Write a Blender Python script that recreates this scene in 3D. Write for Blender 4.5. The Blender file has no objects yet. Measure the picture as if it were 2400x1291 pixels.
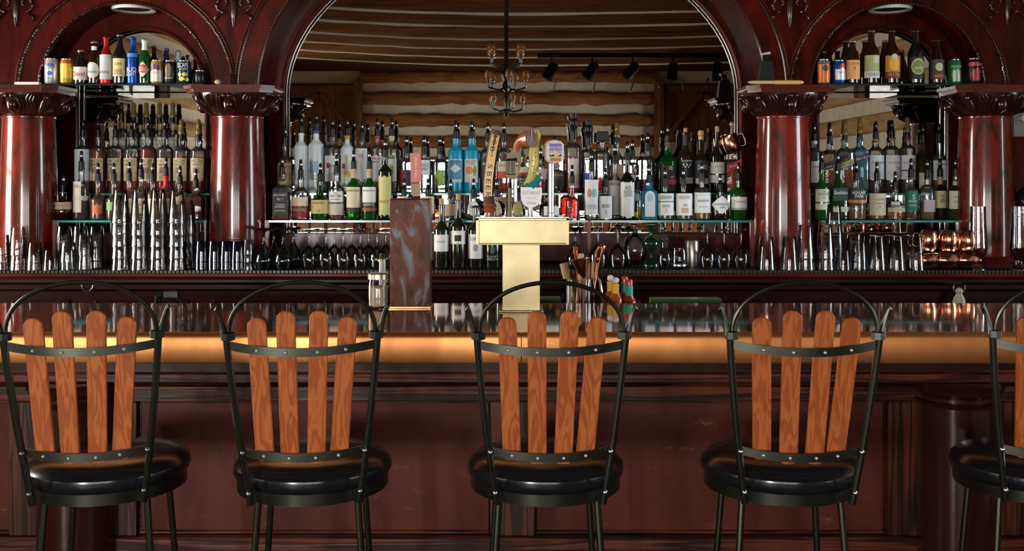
import bpy, math, random
from mathutils import Vector, Matrix
random.seed(7)
S = bpy.context.scene
COL = S.collection
PI = math.pi
# ------------------------------------------------------------------ camera, world, lights, exposure
CZ = 1.513                      # lens height
FPX = 2400.0                    # focal length in pixels of the 2400 px wide frame
HY = 415.0                      # row of the horizon
cam_d = bpy.data.cameras.new('camera'); cam_d.sensor_width = 36; cam_d.lens = 36.0
cam_d.shift_y = -(645.5 - HY) / 2400.0; cam_d.clip_start = 0.05; cam_d.clip_end = 100
cam = bpy.data.objects.new('camera', cam_d); COL.objects.link(cam)
cam.location = (0, 0, CZ); cam.rotation_euler = (PI / 2, 0, 0)
S.camera = cam
w = bpy.data.worlds.new('world'); S.world = w; w.use_nodes = True
w.node_tree.nodes['Background'].inputs[0].default_value = (0.55, 0.68, 0.9, 1)
w.node_tree.nodes['Background'].inputs[1].default_value = 0.35
S.view_settings.view_transform = 'Standard'; S.view_settings.look = 'None'
S.view_settings.gamma = 1; S.view_settings.use_curve_mapping = False
S.view_settings.exposure = 0.38
cy = S.cycles
cy.max_bounces = 6; cy.diffuse_bounces = 2; cy.glossy_bounces = 4; cy.transmission_bounces = 6
cy.transparent_max_bounces = 24; cy.caustics_reflective = False; cy.caustics_refractive = False
cy.use_denoising = True; cy.sample_clamp_indirect = 6
RX = 3.3                        # half width of the room
RB = -3.92                      # wall behind the camera
def area(name, loc, size, rot, power, col):
    d = bpy.data.lights.new(name, 'AREA'); d.shape = 'RECTANGLE'; d.size, d.size_y = size
    d.energy = power; d.color = col
    o = bpy.data.objects.new(name, d); COL.objects.link(o); o.location = loc; o.rotation_euler = rot
    return o
# daylight in the window openings, two side pairs of them added (each lamp fills its opening, just outside the panes)
WIN_B = [(-3.1, -2.05), (-1.9, -0.75), (-0.6, 0.45), (0.6, 1.95)]     # x ranges in the wall behind the camera
WZ0, WZ1 = 0.90, 1.80
WIN_L = (3.55, 4.45, 0.85, 2.35)                        # y0,y1,z0,z1 in the left wall
WIN_R = (2.95, 3.95, 0.85, 2.35)
PW_B = (330, 36, 36, 42)
WIN_S_ADDED = (-3.1, -1.9, 0.95, 2.1)                         # y0,y1,z0,z1, added in each side wall to brighten the rear wall
WIN_M_ADDED = (0.35, 1.95, 0.85, 1.72)                        # low windows added in each side wall to backlight the arch bottles
for s in (-1, 1):
    area('daylight', (s * (RX + 0.17), 1.15, 1.285), (0.87, 1.6), (0, s * PI / 2, 0), 22, (0.95, 0.97, 1.0))  # unseen lamps, added as backlight for the bottles in the arches
    area('daylight', (s * (RX + 0.17), -2.5, 1.525), (1.15, 1.2), (0, s * PI / 2, 0), 65, (1.0, 0.95, 0.88))  # unseen lamps, added to light the wall behind the camera
for (x0, x1), p in zip(WIN_B, PW_B):
    area('daylight', ((x0 + x1) / 2, RB - 0.17, (WZ0 + WZ1) / 2), (x1 - x0, WZ1 - WZ0), (PI / 2, 0, 0), p, (1.0, 0.95, 0.88))
area('daylight', (-RX - 0.17, (WIN_L[0] + WIN_L[1]) / 2, (WIN_L[2] + WIN_L[3]) / 2), (WIN_L[3] - WIN_L[2], WIN_L[1] - WIN_L[0]), (0, -PI / 2, 0), 120, (1.0, 0.9, 0.78))
area('daylight', (RX + 0.17, (WIN_R[0] + WIN_R[1]) / 2, (WIN_R[2] + WIN_R[3]) / 2), (WIN_R[3] - WIN_R[2], WIN_R[1] - WIN_R[0]), (0, PI / 2, 0), 75, (0.85, 0.93, 1.0))

# ------------------------------------------------------------------ helpers
def X(px, d): return (px - 1200.0) * d / FPX
def Z(py, d): return CZ - (py - HY) * d / FPX
def L(px, d): return px * d / FPX                       # a length of px pixels at depth d

class MB:
    def __init__(s): s.v = []; s.f = []; s.m = []; s.mi = 0
    def add(s, vs, fs):
        o = len(s.v); s.v += [tuple(v) for v in vs]
        for f in fs: s.f.append(tuple(i + o for i in f)); s.m.append(s.mi)
        return s
    def box(s, x0, x1, y0, y1, z0, z1):
        return s.add([(x0, y0, z0), (x1, y0, z0), (x1, y1, z0), (x0, y1, z0), (x0, y0, z1), (x1, y0, z1), (x1, y1, z1), (x0, y1, z1)],
                     [(3, 2, 1, 0), (4, 5, 6, 7), (0, 1, 5, 4), (1, 2, 6, 5), (2, 3, 7, 6), (3, 0, 4, 7)])
    def bbox(s, x0, x1, y0, y1, z0, z1, b=0.004):       # box with chamfered edges
        vs = []; 
        for z, i in ((z0, b), (z0 + b, 0), (z1 - b, 0), (z1, b)):
            vs += [(x0 + i + (b if not i else 0) * 0, y0 + i, z), (x1 - i, y0 + i, z), (x1 - i, y1 - i, z), (x0 + i, y1 - i, z)]
        fs = [(3, 2, 1, 0), (12, 13, 14, 15)]
        for k in range(3):
            for j in range(4):
                a = k * 4 + j; c = k * 4 + (j + 1) % 4
                fs.append((a, c, c + 4, a + 4))
        return s.add(vs, fs)
    def lathe(s, prof, n=24, c=(0, 0, 0), a0=0, a1=2 * PI, sq=0.0, sx=1, sy=1, flute=None):
        full = abs(a1 - a0 - 2 * PI) < 1e-6
        m = n if full else n + 1
        vs = []; fs = []
        for r, z in prof:
            for k in range(m):
                a = a0 + (a1 - a0) * k / n
                q = 1.0
                if sq: q = min(1 / max(abs(math.cos(a)), 1e-6), 1 / max(abs(math.sin(a)), 1e-6)) ** sq
                if flute: q *= 1 + flute[1] * math.cos(flute[0] * a)
                vs.append((c[0] + r * q * math.cos(a) * sx, c[1] + r * q * math.sin(a) * sy, c[2] + z))
        for i in range(len(prof) - 1):
            for k in range(n):
                k2 = (k + 1) % m
                if not full and k + 1 >= m: continue
                fs.append((i * m + k, i * m + k2, (i + 1) * m + k2, (i + 1) * m + k))
        if full:
            if prof[0][0] > 1e-5: fs.append(tuple(reversed(range(m))))
            if prof[-1][0] > 1e-5: fs.append(tuple((len(prof) - 1) * m + k for k in range(m)))
        return s.add(vs, fs)
    def tube(s, pts, r, n=8, cap=True, closed=False):
        P = [Vector(p) for p in pts]; N = len(P)
        rr = r if isinstance(r, (list, tuple)) else [r] * N
        vs = []; fs = []; up = None
        for i in range(N):
            if closed: t = (P[(i + 1) % N] - P[i - 1]).normalized()
            else: t = (P[min(i + 1, N - 1)] - P[max(i - 1, 0)]).normalized()
            if up is None:
                up = Vector((0, 0, 1)) if abs(t.z) < 0.9 else Vector((0, 1, 0))
            u = (up - t * up.dot(t)).normalized(); v = t.cross(u); up = u
            for k in range(n):
                a = 2 * PI * k / n
                vs.append(P[i] + (u * math.cos(a) + v * math.sin(a)) * rr[i])
        for i in range(N if closed else N - 1):
            i2 = (i + 1) % N
            for k in range(n):
                k2 = (k + 1) % n
                fs.append((i * n + k, i2 * n + k, i2 * n + k2, i * n + k2))
        if cap and not closed:
            fs.append(tuple(range(n))); fs.append(tuple(reversed([(N - 1) * n + k for k in range(n)])))
        return s.add(vs, fs)
    def prism(s, poly, y0, y1):                           # polygon in x,z extruded along y
        n = len(poly)
        vs = [(x, y0, z) for x, z in poly] + [(x, y1, z) for x, z in poly]
        fs = [tuple(range(n)), tuple(reversed(range(n, 2 * n)))]
        for k in range(n):
            k2 = (k + 1) % n; fs.append((k2, k, k + n, k2 + n))
        return s.add(vs, fs)
    def prismz(s, poly, z0, z1):
        n = len(poly)
        vs = [(x, y, z0) for x, y in poly] + [(x, y, z1) for x, y in poly]
        fs = [tuple(reversed(range(n))), tuple(range(n, 2 * n))]
        for k in range(n):
            k2 = (k + 1) % n; fs.append((k, k2, k2 + n, k + n))
        return s.add(vs, fs)
    def prismx(s, poly, x0, x1):                          # polygon in y,z extruded along x
        n = len(poly)
        vs = [(x0, y, z) for y, z in poly] + [(x1, y, z) for y, z in poly]
        fs = [tuple(range(n)), tuple(reversed(range(n, 2 * n)))]
        for k in range(n):
            k2 = (k + 1) % n; fs.append((k2, k, k + n, k2 + n))
        return s.add(vs, fs)
    def strip(s, A, B):                                   # quads between two point lists
        n = len(A)
        return s.add(list(A) + list(B), [(k, k + 1, n + k + 1, n + k) for k in range(n - 1)])
    def ball(s, c, r, n=12, m=8, sx=1, sy=1, sz=1):
        prof = [(max(0.0, math.sin(PI * i / m)) * r, -math.cos(PI * i / m) * r) for i in range(m + 1)]
        prof[0] = (r * 0.02, prof[0][1]); prof[-1] = (r * 0.02, prof[-1][1])
        return s.lathe([(a, z * sz) for a, z in prof], n, c, sx=sx, sy=sy)
    def xf(s, M, start=0):
        s.v[start:] = [tuple(M @ Vector(v)) for v in s.v[start:]]; return s
    def mesh(s, name, mats, smooth=35):
        me = bpy.data.meshes.new(name); me.from_pydata(s.v, [], s.f)
        for m in (mats if isinstance(mats, (list, tuple)) else [mats]): me.materials.append(m)
        if any(s.m): me.polygons.foreach_set('material_index', s.m)
        if smooth:
            me.polygons.foreach_set('use_smooth', [True] * len(me.polygons))
            me.update(); me.set_sharp_from_angle(angle=math.radians(smooth))
        me.update()
        return me
    def build(s, name, mats, parent=None, loc=None, smooth=35):
        return put(name, s.mesh(name, mats, smooth), parent, loc)

def put(name, me, parent=None, loc=None, rot=None):
    o = bpy.data.objects.new(name, me); COL.objects.link(o)
    if parent is not None: o.parent = parent
    if loc is not None: o.location = loc
    if rot is not None: o.rotation_euler = rot
    return o
def tag(o, label, cat, group=None, kind=None):
    o['label'] = label; o['category'] = cat
    if group: o['group'] = group
    if kind: o['kind'] = kind
    return o
def thing(name, label, cat, loc, group=None, rz=0):
    o = bpy.data.objects.new(name, None); COL.objects.link(o); o.location = loc; o.rotation_euler = (0, 0, rz)
    o.empty_display_size = 0.05
    return tag(o, label, cat, group)
def struct(o): o['kind'] = 'structure'; return o

# ------------------------------------------------------------------ materials
MC = {}
def nt(name):
    m = bpy.data.materials.new(name); m.use_nodes = True
    return m, m.node_tree, m.node_tree.nodes['Principled BSDF']
def P(name, col, rough=0.5, metal=0.0, coat=0.0, bump=0.0, bscale=60, var=0.0, spec=0.5, vscale=8, tr=0.0):
    if name in MC: return MC[name]
    m, t, b = nt(name)
    b.inputs['Base Color'].default_value = (*col, 1); b.inputs['Roughness'].default_value = rough
    b.inputs['Metallic'].default_value = metal; b.inputs['Coat Weight'].default_value = coat; b.inputs['Coat Roughness'].default_value = 0.12
    b.inputs['Specular IOR Level'].default_value = spec
    if tr: b.inputs['Transmission Weight'].default_value = tr
    tc = t.nodes.new('ShaderNodeTexCoord')
    if var:
        n = t.nodes.new('ShaderNodeTexNoise'); n.inputs['Scale'].default_value = vscale; n.inputs['Detail'].default_value = 5
        t.links.new(tc.outputs['Object'], n.inputs['Vector'])
        mx = t.nodes.new('ShaderNodeMix'); mx.data_type = 'RGBA'
        mx.inputs[6].default_value = (*[c * (1 - var) for c in col], 1); mx.inputs[7].default_value = (*[min(1, c * (1 + var)) for c in col], 1)
        t.links.new(n.outputs['Fac'], mx.inputs[0]); t.links.new(mx.outputs[2], b.inputs['Base Color'])
    if bump:
        n = t.nodes.new('ShaderNodeTexNoise'); n.inputs['Scale'].default_value = bscale; n.inputs['Detail'].default_value = 4
        t.links.new(tc.outputs['Object'], n.inputs['Vector'])
        bp = t.nodes.new('ShaderNodeBump'); bp.inputs['Strength'].default_value = bump; bp.inputs['Distance'].default_value = 0.004
        t.links.new(n.outputs['Fac'], bp.inputs['Height']); t.links.new(bp.outputs[0], b.inputs['Normal'])
    MC[name] = m
    return m
def WOOD(name, c1, c2, scale=(1, 1, 1), rough=0.4, coat=0.0, dist=1.2, bump=0.15, nscale=5.0, rings=0.0, scuff=None, crough=0.1, spec=0.25):
    m, t, b = nt(name)
    tc = t.nodes.new('ShaderNodeTexCoord'); oi = t.nodes.new('ShaderNodeObjectInfo')
    mp = t.nodes.new('ShaderNodeMapping'); mp.inputs['Scale'].default_value = scale
    ad = t.nodes.new('ShaderNodeVectorMath'); ad.operation = 'ADD'
    ml = t.nodes.new('ShaderNodeMath'); ml.operation = 'MULTIPLY'; ml.inputs[1].default_value = 37.0
    t.links.new(oi.outputs['Random'], ml.inputs[0]); t.links.new(ml.outputs[0], ad.inputs[1])
    t.links.new(tc.outputs['Object'], ad.inputs[0]); t.links.new(ad.outputs[0], mp.inputs['Vector'])
    n = t.nodes.new('ShaderNodeTexNoise'); n.inputs['Scale'].default_value = nscale; n.inputs['Detail'].default_value = 8
    n.inputs['Roughness'].default_value = 0.62; n.inputs['Distortion'].default_value = dist
    if rings: n.inputs['Detail'].default_value = 3.0; n.inputs['Roughness'].default_value = 0.42; n.inputs['Distortion'].default_value = dist * .5
    t.links.new(mp.outputs[0], n.inputs['Vector'])
    src = n.outputs['Fac']
    if rings:
        wv = t.nodes.new('ShaderNodeMath'); wv.operation = 'MULTIPLY'; wv.inputs[1].default_value = rings
        sn = t.nodes.new('ShaderNodeMath'); sn.operation = 'SINE'
        t.links.new(src, wv.inputs[0]); t.links.new(wv.outputs[0], sn.inputs[0])
        ma = t.nodes.new('ShaderNodeMath'); ma.operation = 'MULTIPLY_ADD'; ma.inputs[1].default_value = 0.5; ma.inputs[2].default_value = 0.5
        t.links.new(sn.outputs[0], ma.inputs[0]); src = ma.outputs[0]
    cr = t.nodes.new('ShaderNodeValToRGB')
    cr.color_ramp.elements[0].position = 0.32 if not rings else 0.1; cr.color_ramp.elements[0].color = (*c1, 1)
    cr.color_ramp.elements[1].position = 0.7 if not rings else 0.9; cr.color_ramp.elements[1].color = (*c2, 1)
    t.links.new(src, cr.inputs[0])
    out = cr.outputs[0]
    if scuff:                                            # pale worn scratches with a shape of their own
        n2 = t.nodes.new('ShaderNodeTexNoise'); n2.inputs['Scale'].default_value = 9; n2.inputs['Detail'].default_value = 12; n2.inputs['Roughness'].default_value = 0.8
        mp2 = t.nodes.new('ShaderNodeMapping'); mp2.inputs['Scale'].default_value = (1, 1, 2.2)
        t.links.new(tc.outputs['Object'], mp2.inputs['Vector']); t.links.new(mp2.outputs[0], n2.inputs['Vector'])
        c2r = t.nodes.new('ShaderNodeValToRGB'); c2r.color_ramp.elements[0].position = 0.585; c2r.color_ramp.elements[1].position = 0.72
        t.links.new(n2.outputs['Fac'], c2r.inputs[0])
        mx = t.nodes.new('ShaderNodeMix'); mx.data_type = 'RGBA'; mx.inputs[7].default_value = (*scuff, 1)
        t.links.new(c2r.outputs[0], mx.inputs[0]); t.links.new(out, mx.inputs[6]); out = mx.outputs[2]
    t.links.new(out, b.inputs['Base Color'])
    b.inputs['Roughness'].default_value = rough; b.inputs['Coat Weight'].default_value = coat; b.inputs['Coat Roughness'].default_value = crough
    b.inputs['Specular IOR Level'].default_value = spec
    if bump:
        bp = t.nodes.new('ShaderNodeBump'); bp.inputs['Strength'].default_value = bump; bp.inputs['Distance'].default_value = 0.003
        t.links.new(src, bp.inputs['Height']); t.links.new(bp.outputs[0], b.inputs['Normal'])
    MC[name] = m
    return m
def GLASS(name, tint, refl=1.0, rough=0.02, body=0.0, bodycol=None, ior=1.5, bump=0.0, bscale=60):
    """thin glass: tinted see-through wall with Fresnel reflection, optional milky body"""
    if name in MC: return MC[name]
    m = bpy.data.materials.new(name); m.use_nodes = True; t = m.node_tree; t.nodes.clear()
    o = t.nodes.new('ShaderNodeOutputMaterial'); tr = t.nodes.new('ShaderNodeBsdfTransparent'); tr.inputs[0].default_value = (*tint, 1)
    gl = t.nodes.new('ShaderNodeBsdfGlossy'); gl.inputs['Roughness'].default_value = rough
    fr = t.nodes.new('ShaderNodeFresnel'); fr.inputs[0].default_value = ior
    ml = t.nodes.new('ShaderNodeMath'); ml.operation = 'MULTIPLY'; ml.inputs[1].default_value = refl; ml.use_clamp = True
    t.links.new(fr.outputs[0], ml.inputs[0])
    if bump:                                             # hand-blown, hammered surface
        tc = t.nodes.new('ShaderNodeTexCoord'); ns = t.nodes.new('ShaderNodeTexNoise'); ns.inputs['Scale'].default_value = bscale; ns.inputs['Detail'].default_value = 2
        t.links.new(tc.outputs['Object'], ns.inputs['Vector'])
        bp = t.nodes.new('ShaderNodeBump'); bp.inputs['Strength'].default_value = bump; bp.inputs['Distance'].default_value = 0.004
        t.links.new(ns.outputs['Fac'], bp.inputs['Height']); t.links.new(bp.outputs[0], gl.inputs['Normal']); t.links.new(bp.outputs[0], fr.inputs['Normal'])
    base = tr.outputs[0]
    if body:
        df = t.nodes.new('ShaderNodeBsdfDiffuse'); df.inputs[0].default_value = (*(bodycol or tint), 1)
        mb = t.nodes.new('ShaderNodeMixShader'); mb.inputs[0].default_value = body
        t.links.new(tr.outputs[0], mb.inputs[1]); t.links.new(df.outputs[0], mb.inputs[2]); base = mb.outputs[0]
    mx = t.nodes.new('ShaderNodeMixShader')
    t.links.new(ml.outputs[0], mx.inputs[0]); t.links.new(base, mx.inputs[1]); t.links.new(gl.outputs[0], mx.inputs[2])
    t.links.new(mx.outputs[0], o.inputs[0])
    MC[name] = m
    return m
mahog = WOOD('mahogany', (0.010, 0.0013, 0.0010), (0.105, 0.0075, 0.004), (1.6, 1.6, 0.45), 0.32, 0.28, 1.4, 0.06, 4, crough=0.10, spec=.08)
mahog_h = WOOD('mahogany_rail', (0.026, 0.004, 0.003), (0.12, 0.015, 0.009), (0.3, 1.5, 1.5), 0.34, 0.4, 0.8, 0.05, 5, crough=0.12, spec=.12)
flame = WOOD('flame_mahogany', (0.022, 0.003, 0.0025), (0.22, 0.017, 0.007), (3.0, 3.0, 1.0), 0.30, 0.8, 2.0, 0.03, 3.0, crough=0.09, spec=.15)
carved = P('carved_dark_wood', (0.030, 0.007, 0.005), 0.22, coat=0.6, bump=0.15, bscale=40, spec=.3)
barwood = WOOD('bar_front_wood', (0.022, 0.006, 0.005), (0.125, 0.027, 0.013), (0.5, 3, 12), 0.42, 0.15, 1.2, 0.25, 3.0, rings=22, crough=.25)
barstile = WOOD('bar_stile_wood', (0.016, 0.005, 0.004), (0.10, 0.024, 0.012), (12, 3, 0.6), 0.42, 0.15, 1.2, 0.25, 3.0, rings=22, crough=.25)
barpanel = WOOD('bar_panel_wood', (0.062, 0.013, 0.010), (0.130, 0.027, 0.018), (1, 1, 0.6), 0.5, 0.08, 0.5, 0.1, 5, scuff=(0.22, 0.10, 0.05), spec=.15, crough=.3)
cabwood = WOOD('cabinet_wood', (0.010, 0.003, 0.0025), (0.036, 0.008, 0.006), (0.4, 1, 2), 0.36, 0.25, 1, 0.1, 5, crough=.2, spec=.2)
slatwood = WOOD('slat_wood', (0.34, 0.080, 0.021), (0.48, 0.135, 0.035), (18, 18, 0.5), 0.38, 0.25, 0.9, 0.2, 2.2, rings=34, spec=.3)
copper = P('copper_sheet', (0.90, 0.37, 0.13), 0.44, 1.0, bump=0.06, bscale=25, var=0.15, vscale=5)
bartop = P('polished_bar_top', (0.46, 0.24, 0.165), 0.05, 0.78, var=0.12, vscale=3)
coppershine = P('copper_bright', (0.90, 0.42, 0.27), 0.16, 1.0, bump=0.05, bscale=18)
iron = P('stool_iron', (0.05, 0.052, 0.042), 0.30, 0.9, bump=0.05, bscale=30, var=0.2)
vinyl = P('black_vinyl', (0.007, 0.008, 0.011), 0.22, 0, coat=0.15, spec=.4, bump=0.06, bscale=25)
brass = P('pale_brass', (0.62, 0.53, 0.31), 0.46, 1.0, bump=0.04, bscale=30, var=0.3, vscale=14)
brassd = P('old_brass', (0.60, 0.42, 0.16), 0.3, 1.0)
chrome = P('chrome', (0.85, 0.85, 0.86), 0.12, 1.0)
steel = P('dull_steel', (0.55, 0.55, 0.56), 0.3, 1.0)
rubber = P('black_rubber', (0.012, 0.012, 0.013), 0.5)
blackp = P('black_plastic', (0.008, 0.008, 0.009), 0.28, 0, spec=0.22)
zinc = P('zinc_screw', (0.55, 0.55, 0.53), 0.38, 0.6)
mirror = P('mirror_silver', (0.84, 0.83, 0.80), 0.0, 1.0)
clear = GLASS('clear_glass', (0.985, 0.99, 0.99), 1.4, 0.04, 0.035, (.9, .95, .97), bump=.3, bscale=75)  # faint white diffuse body stands in for the bright gleam on bottles
tumbler = GLASS('tumbler_glass', (0.965, 0.97, 0.975), 1.9, 0.05, bump=.12, bscale=40)
shelfglass = GLASS('shelf_glass', (0.80, 0.93, 0.90), 1.2)
tealedge = P('glass_shelf_edge', (0.02, 0.26, 0.24), 0.12, 0.0, coat=1.0, var=0.3, vscale=14)
paneglass = GLASS('window_pane_glass', (0.97, 0.98, 0.98), 1.0)
bulbglass = GLASS('bulb_glass', (0.95, 0.72, 0.42), 1.5, 0.03, 0.12, (0.9, 0.5, 0.2))
ambercap = GLASS('amber_dust_cap', (0.80, 0.62, 0.25), 1.5, 0.05, 0.35, (0.45, 0.34, 0.10))
frost = P('frosted_glass', (0.72, 0.82, 0.86), 0.35, 0, coat=0.4)
# ------------------------------------------------------------------ the room
chink = P('chinking', (0.60, 0.54, 0.42), 0.9, bump=0.6, bscale=18, var=0.25, spec=0)
logwood = WOOD('log_wood', (0.13, 0.055, 0.020), (0.34, 0.16, 0.06), (0.5, 2, 3), 0.6, 0.0, 1.0, 0.4, 4, spec=0)
palelog = WOOD('pale_log_wood', (0.28, 0.165, 0.075), (0.52, 0.34, 0.17), (2, 0.5, 3), 0.7, 0.0, 1.0, 0.5, 4, spec=0)
doorwood = WOOD('door_boards', (0.10, 0.042, 0.016), (0.24, 0.115, 0.05), (3, 2, 0.5), 0.7, 0.0, 1.0, 0.3, 4, spec=0)
plankwood = WOOD('ceiling_boards', (0.035, 0.014, 0.005), (0.10, 0.042, 0.014), (0.4, 2, 2), 0.8, 0.0, 1.0, 0.3, 4, spec=0)
floorwood = WOOD('floor_boards', (0.05, 0.025, 0.014), (0.13, 0.065, 0.035), (3, 0.4, 1), 0.5, 0.1, 1.0, 0.2, 4)
ROOMZ = 3.0
fl = struct(MB().box(-RX - .2, RX + .2, RB - .2, 5.4, -0.12, -0.02).build('floor', P('floor_gap', (0.02, 0.012, 0.008), 0.8)))
for k in range(30):
    x = -RX + k * 0.22
    MB().box(x + .003, min(x + .217, RX), RB, 5.2, -0.02, 0).build('plank', floorwood, fl)
ce = struct(MB().box(-RX - .2, RX + .2, RB - .2, 5.4, ROOMZ + .03, ROOMZ + .15).build('ceiling', chink))
ys = [4.42, 3.59, 2.76, 1.93, 1.09, 0.32, -0.59, -1.41, -2.22, -3.12, RB]
def bow(x): return (.13 if x < 0 else .05) * x * x      # the hewn ceiling logs are not quite straight
xl = [-RX + 2 * RX * k / 24 for k in range(25)]
MB().box(-RX, RX, 4.45, 5.2, ROOMZ - .01, ROOMZ + .04).build('plank', plankwood, ce)
for a, b in zip(ys[:-1], ys[1:]):
    m = MB(); cl = lambda y: max(RB, min(4.45, y))
    rows = [[(x, cl(q + (bow(x) if q > RB + .1 else 0)), z) for x in xl] for q, z in ((b + .01, ROOMZ + .03), (b + .02, ROOMZ - .01), (b + .08, ROOMZ - .03), (a - .08, ROOMZ - .03), (a - .02, ROOMZ - .01), (a - .01, ROOMZ + .03))]
    for r0, r1 in zip(rows, rows[1:]): m.strip(r0, r1)
    m.build('plank', plankwood, ce)
    if b > RB:
        m = MB(); m.tube([(x, cl(b + bow(x)), ROOMZ - .014 + random.uniform(-.003, .003)) for x in xl], [.027 + random.uniform(-.004, .004) for x in xl], 8); m.build('chinking_strip', chink, ce)
def log_prof(h, dpt, n=8):
    return [(dpt * math.cos(a) ** 0.6 if 0 else dpt * max(0.0, math.cos(a)) ** 0.5, h * math.sin(a)) for a in [(-.5 + k / n) * PI for k in range(n + 1)]]
ROWS = [0.2 + .3 * k for k in range(10)]
def logs_along_x(parent, y, x0, x1, mat, holes, sgn=1):
    for zc in ROWS:
        cuts = sorted((a, b) for a, b, c, d in holes if zc + .09 > c and zc - .09 < d)
        segs = []; s = x0
        for a, b in cuts:
            if a > s: segs.append((s, a))
            s = b
        if s < x1: segs.append((s, x1))
        for a, b in segs:
            m = MB(); n = max(2, int((b - a) / .14)); rings = []; zo = 0
            for k in range(n + 1):                     # hewn log: its height wanders along the length
                h = .088 + random.uniform(-.016, .016); zo = random.uniform(-.010, .010)
                rings.append([(a + (b - a) * k / n, y + sgn * (q - .02), zc + zo + z) for q, z in log_prof(h, .09)])
            for r0, r1 in zip(rings, rings[1:]): m.strip(r0, r1)
            m.build('log', mat, parent, smooth=60)
def logs_along_y(parent, x, y0, y1, mat, holes, sgn):
    for zc in ROWS:
        cuts = sorted((a, b) for a, b, c, d in holes if zc + .09 > c and zc - .09 < d)
        segs = []; s = y0
        for a, b in cuts:
            if a > s: segs.append((s, a))
            s = b
        if s < y1: segs.append((s, y1))
        for a, b in segs:
            h = .09 + random.uniform(-.012, .012)
            pr = log_prof(h, .09); m = MB(); n = len(pr)
            vs = [(x + sgn * (q - .02), a, zc + z) for q, z in pr] + [(x + sgn * (q - .02), b, zc + z) for q, z in pr]
            m.add(vs, [tuple(range(n)), tuple(reversed(range(n, 2 * n)))] + [(k, (k + 1) % n, n + (k + 1) % n, n + k) for k in range(n)])
            m.build('log', mat, parent, smooth=50)
def core_x(name, y0, y1, x0, x1, holes, mat):
    m = MB(); xs = sorted({x0, x1, *[h[0] for h in holes], *[h[1] for h in holes]})
    for a, b in zip(xs[:-1], xs[1:]):
        hh = [h for h in holes if h[0] < (a + b) / 2 < h[1]]
        if hh: m.box(a, b, y0, y1, 0, hh[0][2]); m.box(a, b, y0, y1, hh[0][3], ROOMZ + .1)
        else: m.box(a, b, y0, y1, 0, ROOMZ + .1)
    return struct(m.build(name, mat, smooth=0))
def core_y(name, x0, x1, y0, y1, holes, mat):
    m = MB(); xs = sorted({y0, y1, *[h[0] for h in holes], *[h[1] for h in holes]})
    for a, b in zip(xs[:-1], xs[1:]):
        hh = [h for h in holes if h[0] < (a + b) / 2 < h[1]]
        if hh: m.box(x0, x1, a, b, 0, hh[0][2]); m.box(x0, x1, a, b, hh[0][3], ROOMZ + .1)
        else: m.box(x0, x1, a, b, 0, ROOMZ + .1)
    return struct(m.build(name, mat, smooth=0))
holesB = [(a, b, WZ0, WZ1) for a, b in WIN_B]
wf = core_x('wall_front', RB - .16, RB, -RX - .15, RX + .15, holesB, chink)
logs_along_x(wf, RB, -2.1, 2.0, logwood, holesB)
wb = core_x('wall_back', 5.2, 5.35, -RX - .15, RX + .15, [], P('dark_back_wall', (0.02, 0.012, 0.01), 0.8))
wl = core_y('wall_left', -RX - .16, -RX, RB, 5.2, [WIN_S_ADDED, WIN_M_ADDED, WIN_L], chink); logs_along_y(wl, -RX, RB, 5.2, palelog, [WIN_S_ADDED, WIN_M_ADDED, WIN_L], 1)
wr = core_y('wall_right', RX, RX + .16, RB, 5.2, [WIN_S_ADDED, WIN_M_ADDED, WIN_R], chink); logs_along_y(wr, RX, RB, 5.2, palelog, [WIN_S_ADDED, WIN_M_ADDED, WIN_R], -1)
framew = P('window_frame_paint', (0.12, 0.06, 0.03), 0.5)
def window(i, fx, fy, u0, u1, z0, z1):
    """u runs along x (fx) or y (fy)"""
    def bx(m, a, b, c, d, t0, t1):
        if fx is None: m.box(a, b, fy + t0, fy + t1, c, d)
        else: m.box(fx + t0, fx + t1, a, b, c, d)
    m = MB(); t = .05
    bx(m, u0, u1, z0, z0 + t, -.05, .06); bx(m, u0, u1, z1 - t, z1, -.05, .06)
    bx(m, u0, u0 + t, z0, z1, -.05, .06); bx(m, u1 - t, u1, z0, z1, -.05, .06)
    um, zm = (u0 + u1) / 2, (z0 + z1) / 2
    bx(m, um - .015, um + .015, z0, z1, -.02, .02); bx(m, u0, u1, zm - .015, zm + .015, -.02, .02)
    f = struct(m.build('window_%d' % i, framew, smooth=0))
    for a, b in ((u0 + t, um), (um, u1 - t)):
        for c, d in ((z0 + t, zm), (zm, z1 - t)):
            q = MB(); bx(q, a, b, c, d, -.003, .003); q.build('pane', paneglass, f, smooth=0)
for i, (a, b) in enumerate(WIN_B): window(i + 1, None, RB - .08, a, b, WZ0, WZ1)
window(8, -RX - .08, None, *WIN_L); window(5, RX + .08, None, *WIN_R)
window(6, -RX - .08, None, *WIN_S_ADDED); window(7, RX + .08, None, *WIN_S_ADDED); window(9, -RX - .08, None, *WIN_M_ADDED); window(10, RX + .08, None, *WIN_M_ADDED)  # these four are unseen, added together with their lamps
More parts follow.
